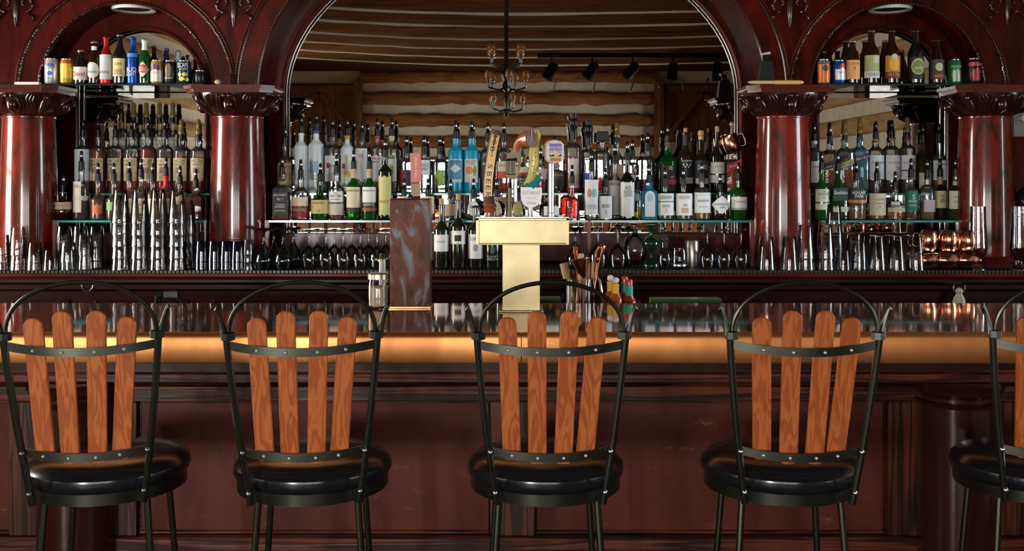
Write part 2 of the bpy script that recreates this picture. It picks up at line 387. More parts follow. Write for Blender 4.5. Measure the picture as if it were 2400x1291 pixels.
# boarded barn doors in the wall behind the camera, seen in the big mirror
def barn(i, x0, x1, z0, z1):
    m = MB(); d = struct(MB().box(x0, x1, RB + .001, RB + .02, z0, z1).build('door_%d' % i, doorwood))
    n = 7
    for k in range(n):
        a = x0 + (x1 - x0) * k / n; b = x0 + (x1 - x0) * (k + 1) / n
        MB().bbox(a + .003, b - .003, RB + .02, RB + .045, z0, z1, .006).build('board', doorwood, d)
    for zz in (z0 + .02, z1 - .12): MB().bbox(x0, x1, RB + .045, RB + .07, zz, zz + .1, .006).build('rail', doorwood, d)
    xm = (x0 + x1) / 2; zt = z1 - .12; zb = z0 + .12
    for s in (-1, 1):
        m = MB(); m.prism([(xm - .04, zt), (xm + .04, zt), (xm + s * (x1 - x0) * .45 + .04, zb), (xm + s * (x1 - x0) * .45 - .04, zb)][::-s], RB + .045, RB + .068)
        m.build('brace', doorwood, d, smooth=0)
barn(1, -3.2, -2.12, 2.0, 2.80); barn(2, 2.12, 3.15, 2.0, 2.80)
for i, x in enumerate((-2.12, 2.02)):
    struct(MB().bbox(x - .06, x + .06, RB, RB + .1, 0, 2.85, .01).build('trim_%d' % (i + 1), doorwood))
# ------------------------------------------------------------------ chandelier and spotlights, seen in the mirror
def chandelier(cx, cyy):
    D = 2 * 5.12 - cyy
    zz = lambda py: CZ + (HY - py) * D / FPX
    t = thing('chandelier', 'black iron three-tier chandelier with amber bulbs, seen in the big mirror', 'chandelier', (cx, cyy, zz(276)))
    z0 = zz(276); dz = lambda py: zz(py) - z0
    MB().lathe([(.004, 0), (.02, dz(268)), (.012, dz(250)), (.03, dz(235)), (.012, dz(215)), (.035, dz(205)), (.02, dz(190)), (.04, dz(175)), (.018, dz(160)), (.018, ROOMZ - z0 - .03)], 12).build('stem', iron, t)
    MB().lathe([(.07, ROOMZ - z0 - .06), (.07, ROOMZ - z0 - .03)], 16).build('ceiling_rose', iron, t)
    for (py, r, nb, br) in ((150, .16, 4, .040), (205, .155, 5, .033), (255, .13, 5, .027)):
        for k in range(nb):
            a = 2 * PI * k / nb + py
            ex, ey = r * math.cos(a), r * math.sin(a); zb = dz(py)
            arm = MB().tube([(ex * q, ey * q, zb - .02 * math.sin(q * PI)) for q in (0.08, .3, .5, .75, 1)], .007, 6).build('arm', iron, t)
            MB().lathe([(.010, 0), (.014, .03), (.014, .05)], 10, (ex, ey, zb)).build('socket', iron, arm)
            MB().lathe([(.009, .05), (br * .75, .065), (br, .05 + br * 1.6), (br * .9, .05 + br * 2.1), (br * .5, .05 + br * 2.6), (.001, .05 + br * 2.75)], 12, (ex, ey, zb)).build('bulb', bulbglass, arm)
chandelier(-.045, 2.2)
tk = thing('ceiling_track', 'black lighting track fixed under the ceiling, seen in the big mirror', 'track', (0, -1.86, ROOMZ - .06))
MB().box(.3, 2.6, -.02, .02, -.02, .03).build('rail', blackp, tk)
for i, (px, a) in enumerate(((1293, .5), (1388, .55), (1483, .7), (1577, .1), (1682, .0))):
    x = (px - 1200) * 12.1 / FPX
    s = thing('track_spotlight', ['black spotlight hanging on track beside the chandelier, in mirror', 'second black track spotlight from the chandelier, in mirror', 'middle black track spotlight with pale barn doors, in mirror',
              'fourth black track spotlight from the chandelier, in mirror', 'black track spotlight farthest from the chandelier, in mirror'][i], 'spotlight', (x, -1.86, ROOMZ - .08), 'spotlights on the ceiling track')
    MB().tube([(0, 0, 0), (0, 0, -.07)], .012, 8).build('stem', blackp, s)
    M = Matrix.Translation((0, 0, -.13)) @ Matrix.Rotation(a, 4, 'Y') @ Matrix.Scale(1.35, 4)
    MB().lathe([(.03, .06), (.045, .03), (.05, -.09), (.055, -.1), (.046, -.1), (.04, -.02)], 14).xf(M).build('lamp_head', blackp, s)
    for q in (-1, 1):
        MB().box(q * .055 - .002, q * .055 + .002, -.04, .04, -.19, -.1).xf(M @ Matrix.Rotation(-q * .3, 4, 'Y')).build('barn_door', P('barn_door', (.03, .03, .03), .3, .5), s)

# ------------------------------------------------------------------ the back bar
YF, YB, YM = 4.87, 5.08, 5.12        # arch face, niche back plate, mirror
ZS, ZC = 1.93, 1.097                 # springing, counter top
ZMB = 1.236                          # lower edge of the mirrors
CX = 1.836                           # side arch centre
ARCH = [(-CX, .414, .414, .322, .322), (0, 1.211, .875, 1.135, .779), (CX, .414, .414, .322, .322)]
bb = thing('back_bar', 'carved dark red mahogany back bar with three mirrored arches and columns', 'back bar', (0, 4.8, 0))
OFF = Vector((0, -4.8, 0))
def bbp(m, name, mat, smooth=35, parent=None):
    m.xf(Matrix.Translation(OFF)); return m.build(name, mat, parent or bb, smooth=smooth)
def arc(cx, a, h, z0=None, n=64):
    p = [(cx - a * math.cos(PI * k / n), ZS + h * math.sin(PI * k / n)) for k in range(n + 1)]
    if z0 is not None: p = [(cx - a, z0)] + p + [(cx + a, z0)]
    return p
# spandrel panel with the three openings
xs = set([-RX, RX])
for cx, a, h, *_ in ARCH:
    for k in range(81): xs.add(cx - a * math.cos(PI * k / 80))
xs = sorted(xs)
def zbot(x):
    for cx, a, h, *_ in ARCH:
        if abs(x - cx) <= a + 1e-9: return ZS + h * math.sqrt(max(0, 1 - ((x - cx) / a) ** 2))
    return ZS - .02
m = MB(); m.strip([(x, YF, zbot(x)) for x in xs], [(x, YF, ROOMZ) for x in xs]); bbp(m, 'spandrel_panel', mahog, 0)
for cx, a, h, am, hm in ARCH:
    m = MB(); f = arc(cx, a, h, ZC); m.strip([(x, YF, z) for x, z in f], [(x, YB + .01, z) for x, z in f]); bbp(m, 'niche_lining', mahog, 40)
    m = MB(); g = arc(cx, am, hm, ZC); m.strip([(x, YB, z) for x, z in f], [(x, YB, z) for x, z in g]); bbp(m, 'niche_surround', mahog, 40)
    m = MB(); m.tube([(x, YB - .004, z) for x, z in g], .011, 8); bbp(m, 'mirror_moulding', mahog_h, 40)
    m = MB(); m.tube([(x + (cx - x) * .012, YB + .012, z) for x, z in g], .005, 6); bbp(m, 'mirror_fillet', P('silvered_edge', (.6, .6, .58), .25, 1), 40)
    m = MB(); m.box(cx - a, cx + a, YM, YM + .01, ZMB, ZS + h + .02); bbp(m, 'mirror', mirror, 0)
    m = MB(); m.bbox(cx - am, cx + am, YB - .005, YM + .03, ZC, ZMB, .004); bbp(m, 'splash_board', mahog_h, 30)
    # beaded mouldings round the opening
    for q, rr in ((0.0, .0055), (.097 if cx else .096, .0055)):
        c = arc(cx, a + q, h + q * .93, None, 220); beads = MB(); acc = 0; last = None
        for x, z in c:
            if last is not None:
                acc += math.hypot(x - last[0], z - last[1])
            if last is None or acc >= .0125:
                acc = 0
                beads.add([(x - rr, YF - .006, z), (x + rr, YF - .006, z), (x, YF - .006, z - rr), (x, YF - .006, z + rr), (x, YF - .006 - rr * 1.6, z)], [(0, 2, 4), (2, 1, 4), (1, 3, 4), (3, 0, 4)])
            last = (x, z)
        o = bbp(beads, 'bead_row', P('bead_wood', (.10, .05, .03), .15, coat=1), 80); o['kind'] = 'stuff'
        m = MB(); m.tube([(x, YF + .002, z) for x, z in c], .009, 6); bbp(m, 'bead_moulding', carved, 60)
        if q:
            c2 = arc(cx, a + q + .013, h + q * .93 + .013, None, 90); m = MB(); m.tube([(x, YF, z) for x, z in c2], .007, 6); bbp(m, 'arch_moulding', mahog_h, 60)
for a, b in ((-RX, -CX - .414), (-CX + .414, -1.211), (1.211, CX - .414), (CX + .414, RX)):
    m = MB(); m.bbox(a, b, YF, 5.19, ZC, ZS, .003); bbp(m, 'pier', mahog)
# recessed downlights in the soffits of the side arches
for s in (-1, 1):
    m = MB(); m.lathe([(.062, .03), (.082, .0), (.10, -.004), (.104, .004), (.10, .02)], 32, (s * CX, 4.975, ZS + .395)); o = bbp(m, 'downlight', P('white_trim', (.75, .74, .72), .3))
    m = MB(); m.lathe([(.001, .04), (.06, .035), (.082, .003)], 32, (s * CX, 4.975, ZS + .396)); bbp(m, 'downlight_can', P('black_can', (.006, .006, .006), .6))
# carved appliques on the spandrels
def scroll(cx, cz):
    m = MB(); y = YF - .006
    for s in (-1, 1):
        pts = []; rad = []
        for k in range(26):
            t = k / 25; a = -PI * .5 + t * 3.6 * PI * .5; r = .040 * (1 - .72 * t)
            pts.append((cx + s * (.048 + r * math.cos(a)), y, cz + .012 + r * math.sin(a) + .0)); rad.append(.0075 * (1 - .4 * t) * (1 + .35 * (k % 3 == 0)))
        m.tube(pts, rad, 6)
        m.tube([(cx + s * .048, y, cz - .028), (cx + s * .075, y, cz - .045), (cx + s * .088, y, cz - .062), (cx + s * .08, y, cz - .075)], [.007, .009, .008, .002], 6)
        m.tube([(cx + s * .01, y, cz + .05), (cx + s * .03, y, cz + .075), (cx + s * .06, y, cz + .085)], [.01, .012, .004], 6)
        for k in range(5): m.ball((cx + s * (.05 + .008 * k), y, cz + .055 - .012 * k), .008, 6, 4)
    m.tube([(cx, y, cz + .09), (cx, y, cz + .03), (cx, y, cz - .04), (cx, y, cz - .075), (cx, y, cz - .10)], [.012, .016, .014, .008, .002], 8)
    for k in range(7): m.ball((cx, y - .006, cz + .06 - .02 * k), .012 - .001 * k, 6, 4)
    return m
for px in (38, 548, 1850, 2360):
    bbp(scroll((px - 1200) * YF / FPX, 2.325), 'carved_applique', carved, 60)
# columns
COLS = [(68, 4.82), (558, 4.82), (1834, 4.82), (2309, 4.82)]
def leaf(m, a, r0, z0, z1, w, rb):
    """acanthus-like curl up the bowl at angle a"""
    pass
for px, d in COLS:
    cx = X(px, d)
    c = Vector((cx, d, 0))
    m = MB(); m.lathe([(.130, 1.148), (.131, 1.2), (.128, 1.4), (.122, 1.6), (.1155, 1.786), (.1195, 1.788), (.12, 1.794), (.1155, 1.80)], 48, c); bbp(m, 'column_shaft', flame)
    m = MB(); m.prismz([(cx - .146, d - .146), (cx + .146, d - .146), (cx + .146, d + .05), (cx - .146, d + .05)], ZC, 1.117); m.lathe([(.143, 1.117), (.146, 1.126), (.142, 1.137), (.135, 1.142), (.131, 1.149)], 40, c); bbp(m, 'column_plinth', mahog_h)
    m = MB(); m.lathe([(.113, 1.80), (.128, 1.806), (.150, 1.823), (.172, 1.85), (.188, 1.876), (.192, 1.897)], 48, c, sq=.12)
    cap = bbp(m, 'capital', carved, 50)
    def ring(z): # bowl radius at height z
        t = (z - 1.80) / .097; return .113 + .079 * (1 - (1 - t) ** 1.6)
    for ai, ang in enumerate((-PI / 2, 0, PI)):
        mm = MB(); ux, uy = math.cos(ang), math.sin(ang); tx, ty = -uy, ux
        def pt(u, z, o): 
            r = ring(z) + o; th = u / r
            return (c.x + r * math.cos(ang + th), c.y + r * math.sin(ang + th), z)
        b = pt(0, 1.845, .004); mm.ball(b, .024, 14, 8, sz=1.35); bbp(mm, 'carved_egg', carved, 60, cap)
        mm = MB()
        for s in (-1, 1):
            mm.tube([pt(s * q[0], q[1], .008) for q in ((.010, 1.805), (.030, 1.825), (.038, 1.85), (.030, 1.878), (.008, 1.893))], [.004, .007, .008, .007, .004], 6)
            mm.tube([pt(s * q[0], q[1], .006) for q in ((.018, 1.803), (.045, 1.825), (.052, 1.853), (.042, 1.885))], [.003, .005, .006, .005], 6)
            mm.ball(pt(s * .012, 1.882, .006), .011, 8, 6)
        bbp(mm, 'carved_hoop', carved, 60, cap)
    for ang in (-PI / 4, -3 * PI / 4, PI / 4, 3 * PI / 4):   # corner scrolls and leaves
        mm = MB()
        def pt(u, z, o):
            r = ring(z) + o + .012; th = u / r
            return (c.x + r * math.cos(ang + th), c.y + r * math.sin(ang + th), z)
        for k in range(14):
            pass
        pts = []; rad = []
        for k in range(18):
            t = k / 17; a = PI * .9 - t * 2.6 * PI; rr = .026 * (1 - .75 * t)
            pts.append((c.x + (ring(1.88) + .008 + rr * math.cos(a) * .8) * math.cos(ang), c.y + (ring(1.88) + .008 + rr * math.cos(a) * .8) * math.sin(ang), 1.873 + rr * math.sin(a))); rad.append(.013 * (1 - .3 * t))
        mm.tube(pts, rad, 6)
        mm.tube([pt(0, z, o) for z, o in ((1.803, -.01), (1.825, .0), (1.85, .002), (1.866, .004))], [.006, .016, .018, .012], 8)
        bbp(mm, 'corner_scroll', carved, 60, cap)
        mm = MB()
        for s in (-1, 1):
            for q in range(3):
                mm.tube([pt(s * (.012 + .016 * q), 1.808 + .006 * q, -.008), pt(s * (.03 + .018 * q), 1.835 + .008 * q, -.004), pt(s * (.05 + .014 * q), 1.862 + .007 * q, -.003), pt(s * (.048 + .012 * q), 1.884 + .003 * q, .004)], [.003, .006, .007, .003], 6)
        bbp(mm, 'carved_leaf', carved, 60, cap)
    def octo(h, ch): return [(cx - h + ch, d - h), (cx + h - ch, d - h), (cx + h, d - h + ch), (cx + h, d + .049), (cx - h, d + .049), (cx - h, d - h + ch)]
    m = MB(); m.prismz(octo(.198, .05), 1.897, 1.914); m.prismz(octo(.206, .05), 1.914, 1.917); m.prismz(octo(.208, .052), 1.917, 1.930); bbp(m, 'abacus', mahog_h, 20)
# counter, mouldings, cabinets
m = MB(); m.bbox(-RX + .05, RX - .05, 4.56, 5.19, ZC - .03, ZC - .012, .004); bbp(m, 'counter_top', mahog_h)
prof = [(4.60, 0.93), (4.60, 1.0), (4.585, 1.012), (4.585, 1.03), (4.56, 1.036), (4.548, 1.046), (4.548, 1.056), (4.565, 1.064), (4.58, 1.085), (4.75, 1.085), (4.75, .93)]
m = MB(); m.prismx(prof, -RX + .05, RX - .05); bbp(m, 'counter_moulding', cabwood, 30)
m = MB(); m.box(-RX + .05, RX - .05, 4.62, 5.19, .0, .93); bbp(m, 'cabinet_carcass', cabwood, 0)
edges = [-3.2, -2.3, -1.93, -1.40, -.9, -.45, 0, .45, .63, 1.25, 1.95, 2.35, 3.2]
for k, (a, b) in enumerate(zip(edges[:-1], edges[1:])):
    m = MB(); m.bbox(a + .012, b - .012, 4.603, 4.63, .70, .985, .006); dr = bbp(m, 'drawer_front', cabwood)
    m = MB(); m.tube([(a + .06, 4.60, .73), (b - .06, 4.60, .73), (b - .06, 4.60, .96), (a + .06, 4.60, .96)], .006, 6, closed=True); bbp(m, 'panel_bead', cabwood, 50, dr)
    if k in (0, 1): m = MB(); m.tube([((a + b) / 2 - .05, 4.59, .93), ((a + b) / 2 + .05, 4.59, .93)], .006, 8); m.ball(((a + b) / 2 - .05, 4.59, .93), .012, 8, 6); m.ball(((a + b) / 2 + .05, 4.59, .93), .012, 8, 6); bbp(m, 'drawer_pull', brassd, 50, dr)
for px, py in ((205, 668), (2248, 674)):
    m = MB(); x, z = X(px, 4.585), Z(py, 4.585); m.tube([(x + .026 * math.cos(a), 4.583, z + .026 * math.sin(a)) for a in [2 * PI * k / 24 for k in range(24)]], .0035, 6, closed=True)
    m.ball((x, 4.588, z + .028), .009, 8, 6); bbp(m, 'ring_pull', steel, 60)
# rubber mat along the counter front
rm = MB(); rm.box(-2.9, 2.9, 4.575, 4.80, ZC - .012, ZC - .001)
mat = rm.build('bar_mat', rubber); tag(mat, 'long black rubber bar mat lying along the back bar counter edge', 'bar mat')
rib = MB()
for k in range(322):
    x = -2.9 + k * .018; rib.box(x, x + .011, 4.563, 4.575, ZC - .012, ZC - .001)
o = rib.build('mat_rib', P('rubber_rib', (.03, .03, .032), .35), mat, smooth=0); o['kind'] = 'stuff'
# glass shelves (each lies loose on its brackets)
darkedge = P('dark_glass_edge', (.004, .022, .024), .15, 0, coat=.4)
ZL, ZU, ZT, Z3 = 1.311, 1.4356, 1.946, 1.518
def shelf(name, label, x0, x1, y0, y1, z, th=.010, edge=None, grp='glass shelves on the back bar'):
    t = thing(name, label, 'shelf', ((x0 + x1) / 2, y0, z), grp)
    hw = (x1 - x0) / 2
    MB().box(-hw, hw, .004, y1 - y0, -th, 0).build('glass_pane', shelfglass, t, smooth=0)
    MB().box(-hw, hw, 0, .004, -th, 0).build('polished_edge', edge or tealedge, t, smooth=0)
    return t
shelf('glass_shelf', 'long lower glass shelf with teal edge under the middle mirror, left of taps', X(628, 4.79), X(1118, 4.79), 4.79, 4.97, ZL)
shelf('glass_shelf', 'long lower glass shelf with teal edge holding gin and mezcal bottles', X(1122, 4.79), X(1758, 4.79), 4.79, 4.97, ZL)
shelf('glass_shelf', 'raised rear glass shelf under the middle mirror behind vodka bottles', X(640, 4.97), X(1175, 4.97), 4.97, 5.075, ZU)
shelf('glass_shelf', 'raised rear glass shelf under the middle mirror behind port bottles', X(1178, 4.97), X(1745, 4.97), 4.97, 5.075, ZU)
shelf('glass_shelf', 'lower glass shelf in the arch behind stacked pint glasses', X(130, 4.79), X(484, 4.79), 4.79, 4.93, ZL)
shelf('glass_shelf', 'raised rear glass shelf carrying the whiskey bottles with matching cream labels', X(172, 4.93), X(490, 4.93), 4.93, 5.03, ZU)
shelf('glass_shelf', 'topmost small glass step against the mirror behind matching whiskey bottles', X(190, 5.03), X(480, 5.03), 5.03, 5.115, Z3)
shelf('glass_shelf', 'lower glass shelf in the arch above copper mugs', X(1925, 4.79), X(2256, 4.79), 4.79, 4.95, ZL)
shelf('glass_shelf', 'raised rear glass shelf in the arch holding scotch bottles', X(1900, 4.95), X(2225, 4.95), 4.95, 5.075, ZU)
shelf('glass_shelf', 'high glass shelf across the arch carrying the beer bottle row with blue aluminium bottle', -CX - .405, -CX + .405, 4.74, 5.075, ZT, .009, darkedge)
shelf('glass_shelf', 'high glass shelf across the arch carrying the brown beer bottle row', CX - .405, CX + .405, 4.74, 5.075, ZT, .009, darkedge)
# shelf uprights
for px, d0, top in ((625, 4.79, ZL), (1381, 4.79, ZL), (1763, 4.79, ZL), (128, 4.79, ZL), (462, 4.79, ZL - .01), (1928, 4.79, ZL - .01), (2258, 4.79, ZL)):
    m = MB(); m.bbox(X(px, d0) - .008, X(px, d0) + .008, d0 - .004, d0 + .02, ZC - .012, top + (.002 if top == ZL else -.002), .002); bbp(m, 'shelf_upright', P('red_upright', (.20, .035, .035), .4, coat=.3))

# ------------------------------------------------------------------ the front bar
BF, BK, BT = 2.90, 3.60, 1.07
fb = thing('front_bar', 'long dark panelled bar counter with copper front edge and polished top', 'bar counter', (0, 3.2, 0))
def fbp(m, name, mat, smooth=35, parent=None):
    m.xf(Matrix.Translation((0, -3.2, 0))); return m.build(name, mat, parent or fb, smooth=smooth)
sx = X(1222, BF)
m = MB(); m.box(-3.1, 3.1, BF + .012, BK, BT - .03, BT); fbp(m, 'bar_top', bartop, 0)
for a, b in ((-3.1, sx - .0012), (sx + .0012, 3.1)):
    e = [(BF + .03, BT - .086), (BF + .004, BT - .086), (BF, BT - .08), (BF, BT - .014), (BF + .003, BT - .005), (BF + .011, BT + .0005), (BF + .03, BT + .0005)]
    m = MB(); m.prismx(e, a, b); fbp(m, 'copper_edge', copper, 50)
m = MB(); m.box(-3.1, 3.1, BF + .03, BK, BT - .08, BT - .03); fbp(m, 'bar_deck', cabwood, 0)
cor = [(3.2, .948), (3.02, .948), (3.02, .938), (3.045, .932), (3.05, .925), (3.05, .903), (3.06, .898), (3.075, .893), (3.09, .88), (3.2, .88)]
m = MB(); m.prismx(cor, -3.1, 3.1); fbp(m, 'cornice_moulding', barwood, 25)
m = MB(); m.box(-3.1, 3.1, 3.0, 3.2, .948, .99); fbp(m, 'under_deck', cabwood, 0)
m = MB(); m.bbox(-3.1, 3.1, 3.135, 3.2, .826, .88, .003); fbp(m, 'frieze_rail', barwood)
m = MB(); m.bbox(-3.1, 3.1, 3.125, 3.2, .12, .413, .004); fbp(m, 'bottom_rail', barwood)
m = MB(); m.box(-3.1, 3.1, 3.2, 3.35, 0, .99); fbp(m, 'bar_carcass', cabwood, 0)
d = 3.16
PAN = [(-2.9, X(30, d)), (X(325, d), X(1150, d)), (X(1252, d), X(2075, d)), (X(2400, d), 2.9)]
for a, b in PAN:
    m = MB(); m.box(a, b, 3.165, 3.2, .413, .826); pn = fbp(m, 'panel', barpanel, 0)
    m = MB(); m.tube([(a + .005, 3.162, .418), (b - .005, 3.162, .418), (b - .005, 3.162, .822), (a + .005, 3.162, .822)], .006, 6, closed=True); fbp(m, 'panel_moulding', barwood, 50, pn)
for a, b in ((PAN[0][1], PAN[1][0]), (PAN[1][1], PAN[2][0]), (PAN[2][1], PAN[3][0])):
    m = MB(); m.bbox(a, b, 3.137, 3.2, .413, .826, .003); fbp(m, 'stile', barstile)
for px in (170, 2245):
    x = X(px, 3.08); m = MB(); m.lathe([(.118, .0), (.118, .30), (.108, .31), (.108, .83), (.115, .836), (.118, .842), (.108, .848), (.108, .858), (.118, .866), (.132, .874), (.137, .885), (.125, .9)], 40, (x, 3.10, 0)); fbp(m, 'turned_column', carved)
# shelf on the bartender's side behind the bar top, a little lower
m = MB(); m.box(-3.1, 3.1, BK, BK + .26, .93, .95); fbp(m, 'service_ledge', cabwood, 0)
m = MB(); m.box(-3.1, 3.1, BK + .02, BK + .26, 0, .93); fbp(m, 'service_carcass', cabwood, 0)
# ------------------------------------------------------------------ text, built in one go at the end
TEXT = []
def col(c, rough=0.55, metal=0.0):
    k = 'paint_%02x%02x%02x_%d_%d' % (*[int(round(max(0, min(1, q)) * 255)) for q in c], int(rough * 100), int(metal * 10))
    return P(k, c, rough, metal)
def text(s, parent, size, fn, c, width=None, name='lettering', rot=0, rough=.5):
    """size: cap height in m; fn maps (u, v) in the label plane to local xyz"""
    TEXT.append((s, parent, size, fn, col(c, rough), width, name, rot))
def flush_text():
    obs = []
    for s, *_ in TEXT:
        cu = bpy.data.curves.new('lettering', 'FONT'); cu.body = s; cu.size = 1; cu.align_x = 'CENTER'; cu.align_y = 'CENTER'; cu.resolution_u = 2
        o = bpy.data.objects.new('lettering_curve', cu); COL.objects.link(o); obs.append(o)
    dg = bpy.context.evaluated_depsgraph_get()
    mes = [bpy.data.meshes.new_from_object(o.evaluated_get(dg)) for o in obs]
    for o in obs: bpy.data.objects.remove(o)
    for me, (s, parent, size, fn, mat, width, name, rot) in zip(mes, TEXT):
        if not me.vertices: continue
        co = [v.co.copy() for v in me.vertices]
        ys = [v.y for v in co]; xs = [v.x for v in co]
        h = max(ys) - min(ys); mx, my = (max(xs) + min(xs)) / 2, (max(ys) + min(ys)) / 2
        k = size / h; kx = k if width is None else width / (max(xs) - min(xs))
        cr, sr = math.cos(rot), math.sin(rot)
        for v, q in zip(me.vertices, co):
            u, w_ = (q.x - mx) * kx, (q.y - my) * k
            v.co = fn(u * cr - w_ * sr, u * sr + w_ * cr)
        me.materials.clear(); me.materials.append(mat); me.name = name
        put(name, me, parent)

# ------------------------------------------------------------------ bar stools
def make_stool():
    R_ = {}
    R_['seat_cushion'] = (MB().lathe([(.184, .754), (.195, .763), (.2, .776), (.197, .790), (.182, .803), (.14, .811), (.07, .815), (.001, .816)], 48), vinyl)
    R_['seat_ring'] = (MB().lathe([(.184, .730), (.190, .730), (.190, .758), (.184, .758), (.184, .75), (.02, .75)], 48), iron)
    parts = []
    for n, (m, mt) in R_.items(): parts.append((n, m.mesh(n, mt), []))
    for sx_ in (-1, 1):
        for sy_ in (-1, 1):
            parts.append(('leg', MB().tube([(sx_ * .118, sy_ * .118, .748), (sx_ * .135, sy_ * .135, .5), (sx_ * .165, sy_ * .165, .0)], .0085, 10).mesh('leg', iron), []))
    parts.append(('foot_ring', MB().tube([(.205 * math.cos(a), .205 * math.sin(a), .27) for a in [2 * PI * k / 32 for k in range(32)]], .009, 8, closed=True).mesh('foot_ring', iron), []))
    yb = lambda z: -.192 - (z - .77) * .14
    for s in (-1, 1):
        pts = []
        for k in range(9):
            z = .738 + (1.146 - .738) * k / 8; t = (z - .738) / .41
            pts.append((s * (.1265 + .047 * t + .004 * math.sin(t * PI)), yb(z), z))
        subs = []
        x, y, z = pts[-1]
        subs.append(('collar', MB().lathe([(.010, -.010), (.0165, -.008), (.0165, .008), (.010, .010)], 8, (x - s * .004, y, z)).mesh('collar', iron)))
        subs.append(('finial', MB().tube([(x + s * .005, y, z), (x + s * .007, y, z + .014), (x + s * .010, y, z + .028), (x + s * .014, y, z + .044), (x + s * .019, y, z + .058), (x + s * .023, y, z + .064), (x + s * .025, y, z + .060)], [.0095, .0075, .0062, .0055, .006, .0078, .004], 8).mesh('finial', iron)))
        for zz in (.768, .868):
            subs.append(('bolt', MB().ball((s * (.1265 + .047 * (zz - .738) / .41 - .010 * 0) , yb(zz) - .009, zz), .0062, 8, 6).mesh('bolt', steel)))
        parts.append(('upright', MB().tube(pts, .0085, 10).mesh('upright', iron), subs))
    x0 = .168; y0 = yb(1.146)
    parts.append(('hoop', MB().tube([(-x0 * math.cos(PI * k / 28) ** 1 if 0 else -x0 * math.cos(PI * k / 28), y0 - .01 * math.sin(PI * k / 28), 1.148 + .122 * math.sin(PI * k / 28) ** .85) for k in range(29)], .0052, 8).mesh('hoop', iron), []))
    # curved flat bars; bow towards the sitter's back
    def bar(zend, half, bow, drop, sl):
        pts = []
        for k in range(17):
            t = -1 + 2 * k / 16; pts.append((half * t, yb(zend) - bow * (1 - t * t), zend - drop * (1 - t * t)))
        vs = []; fs = []
        for x, y, z in pts: vs += [(x, y - .002, z - .010), (x, y - .002, z + .010), (x, y + .003, z + .010), (x, y + .003, z - .010)]
        for k in range(16):
            for j in range(4): fs.append((4 * k + j, 4 * k + (j + 1) % 4, 4 * k + 4 + (j + 1) % 4, 4 * k + 4 + j))
        fs += [(0, 1, 2, 3), (67, 66, 65, 64)]
        m = MB().add(vs, fs)
        f = lambda x: (yb(zend) - bow * (1 - (x / half) ** 2), zend - drop * (1 - (x / half) ** 2))
        subs = []
        for x in sl: subs.append(('screw', MB().ball((x, f(x)[0] - .003, f(x)[1]), .0042, 8, 6).mesh('screw', zinc)))
        parts.append(('back_bar_strip', m.mesh('back_bar_strip', iron, 30), subs))
        return f
    TOPX, BOTX = (-.103, -.035, .040, .106), (-.090, -.031, .029, .080)
    TOPZ, BOTZ = (1.190, 1.207, 1.207, 1.190), (.848, .840, .840, .848)
    up = bar(1.124, .170, .034, .013, [b + (t - b) * .8 for t, b in zip(TOPX, BOTX)])
    lo = bar(.868, .139, .028, .010, [b + (t - b) * .06 for t, b in zip(TOPX, BOTX)])
    for tx_, bx_, tz, bz in zip(TOPX, BOTX, TOPZ, BOTZ):
        xu = bx_ + (tx_ - bx_) * .8; xl = bx_ + (tx_ - bx_) * .06
        A = Vector((xl, lo(xl)[0] + .0155, lo(xl)[1])); B_ = Vector((xu, up(xu)[0] + .0155, up(xu)[1]))
        ax = (B_ - A).normalized(); side = Vector((1, 0, 0)); side = (side - ax * side.dot(ax)).normalized(); nrm = ax.cross(side)
        sb = (bz - A.z) / ax.z; st = (tz - A.z) / ax.z
        prof = []; hw = .0215
        for k in range(9): a = PI * k / 8; prof.append((hw * math.cos(a), st - hw * .9 + hw * .9 * math.sin(a)))
        prof += [(-hw, sb + .012), (-hw + .007, sb + .002), (-hw + .014, sb), (hw - .014, sb), (hw - .007, sb + .002), (hw, sb + .012)]
        n = len(prof); m = MB()
        def ins(p, q): # chamfer inset
            return (p[0] * (1 - q / hw), p[1] + (-q if p[1] > (st + sb) / 2 and abs(p[0]) < hw * .98 else (q if p[1] < sb + .01 else 0)))
        rings = [[ins(p, .002) for p in prof], prof, prof, [ins(p, .002) for p in prof]]
        vs = []
        for ring_, o in zip(rings, (-.006, -.004, .004, .006)):
            for u, s_ in ring_: vs.append(A + ax * s_ + side * u + nrm * o)
        fs = [tuple(range(n)), tuple(reversed(range(3 * n, 4 * n)))]
        for r in range(3):
            for k in range(n): fs.append((r * n + (k + 1) % n, r * n + k, (r + 1) * n + k, (r + 1) * n + (k + 1) % n))
        m.add(vs, fs); parts.append(('slat', m.mesh('slat', slatwood, 30), []))
    return parts
STOOL = make_stool()
for px, rz, lb in ((257, 7, 'bar stool with vertical wooden slats, left end of the row'), (735, 5, 'bar stool with wooden slat back in front of the mason jar'),
                   (1278, 1.5, 'bar stool with worn reddish slats in front of the brass tap tower'), (1826, -1, 'bar stool with a knot in one slat, right of the tap tower'),
                   (2421, -8, 'bar stool cut off by the right edge of the picture')):
    t = thing('bar_stool', 'black iron ' + lb, 'bar stool', (X(px, 2.62), 2.62, 0), 'iron bar stools with wooden slat backs', math.radians(rz))
    for n, me, subs in STOOL:
        o = put(n, me, t)
        for sn, sm in subs: put(sn, sm, o)

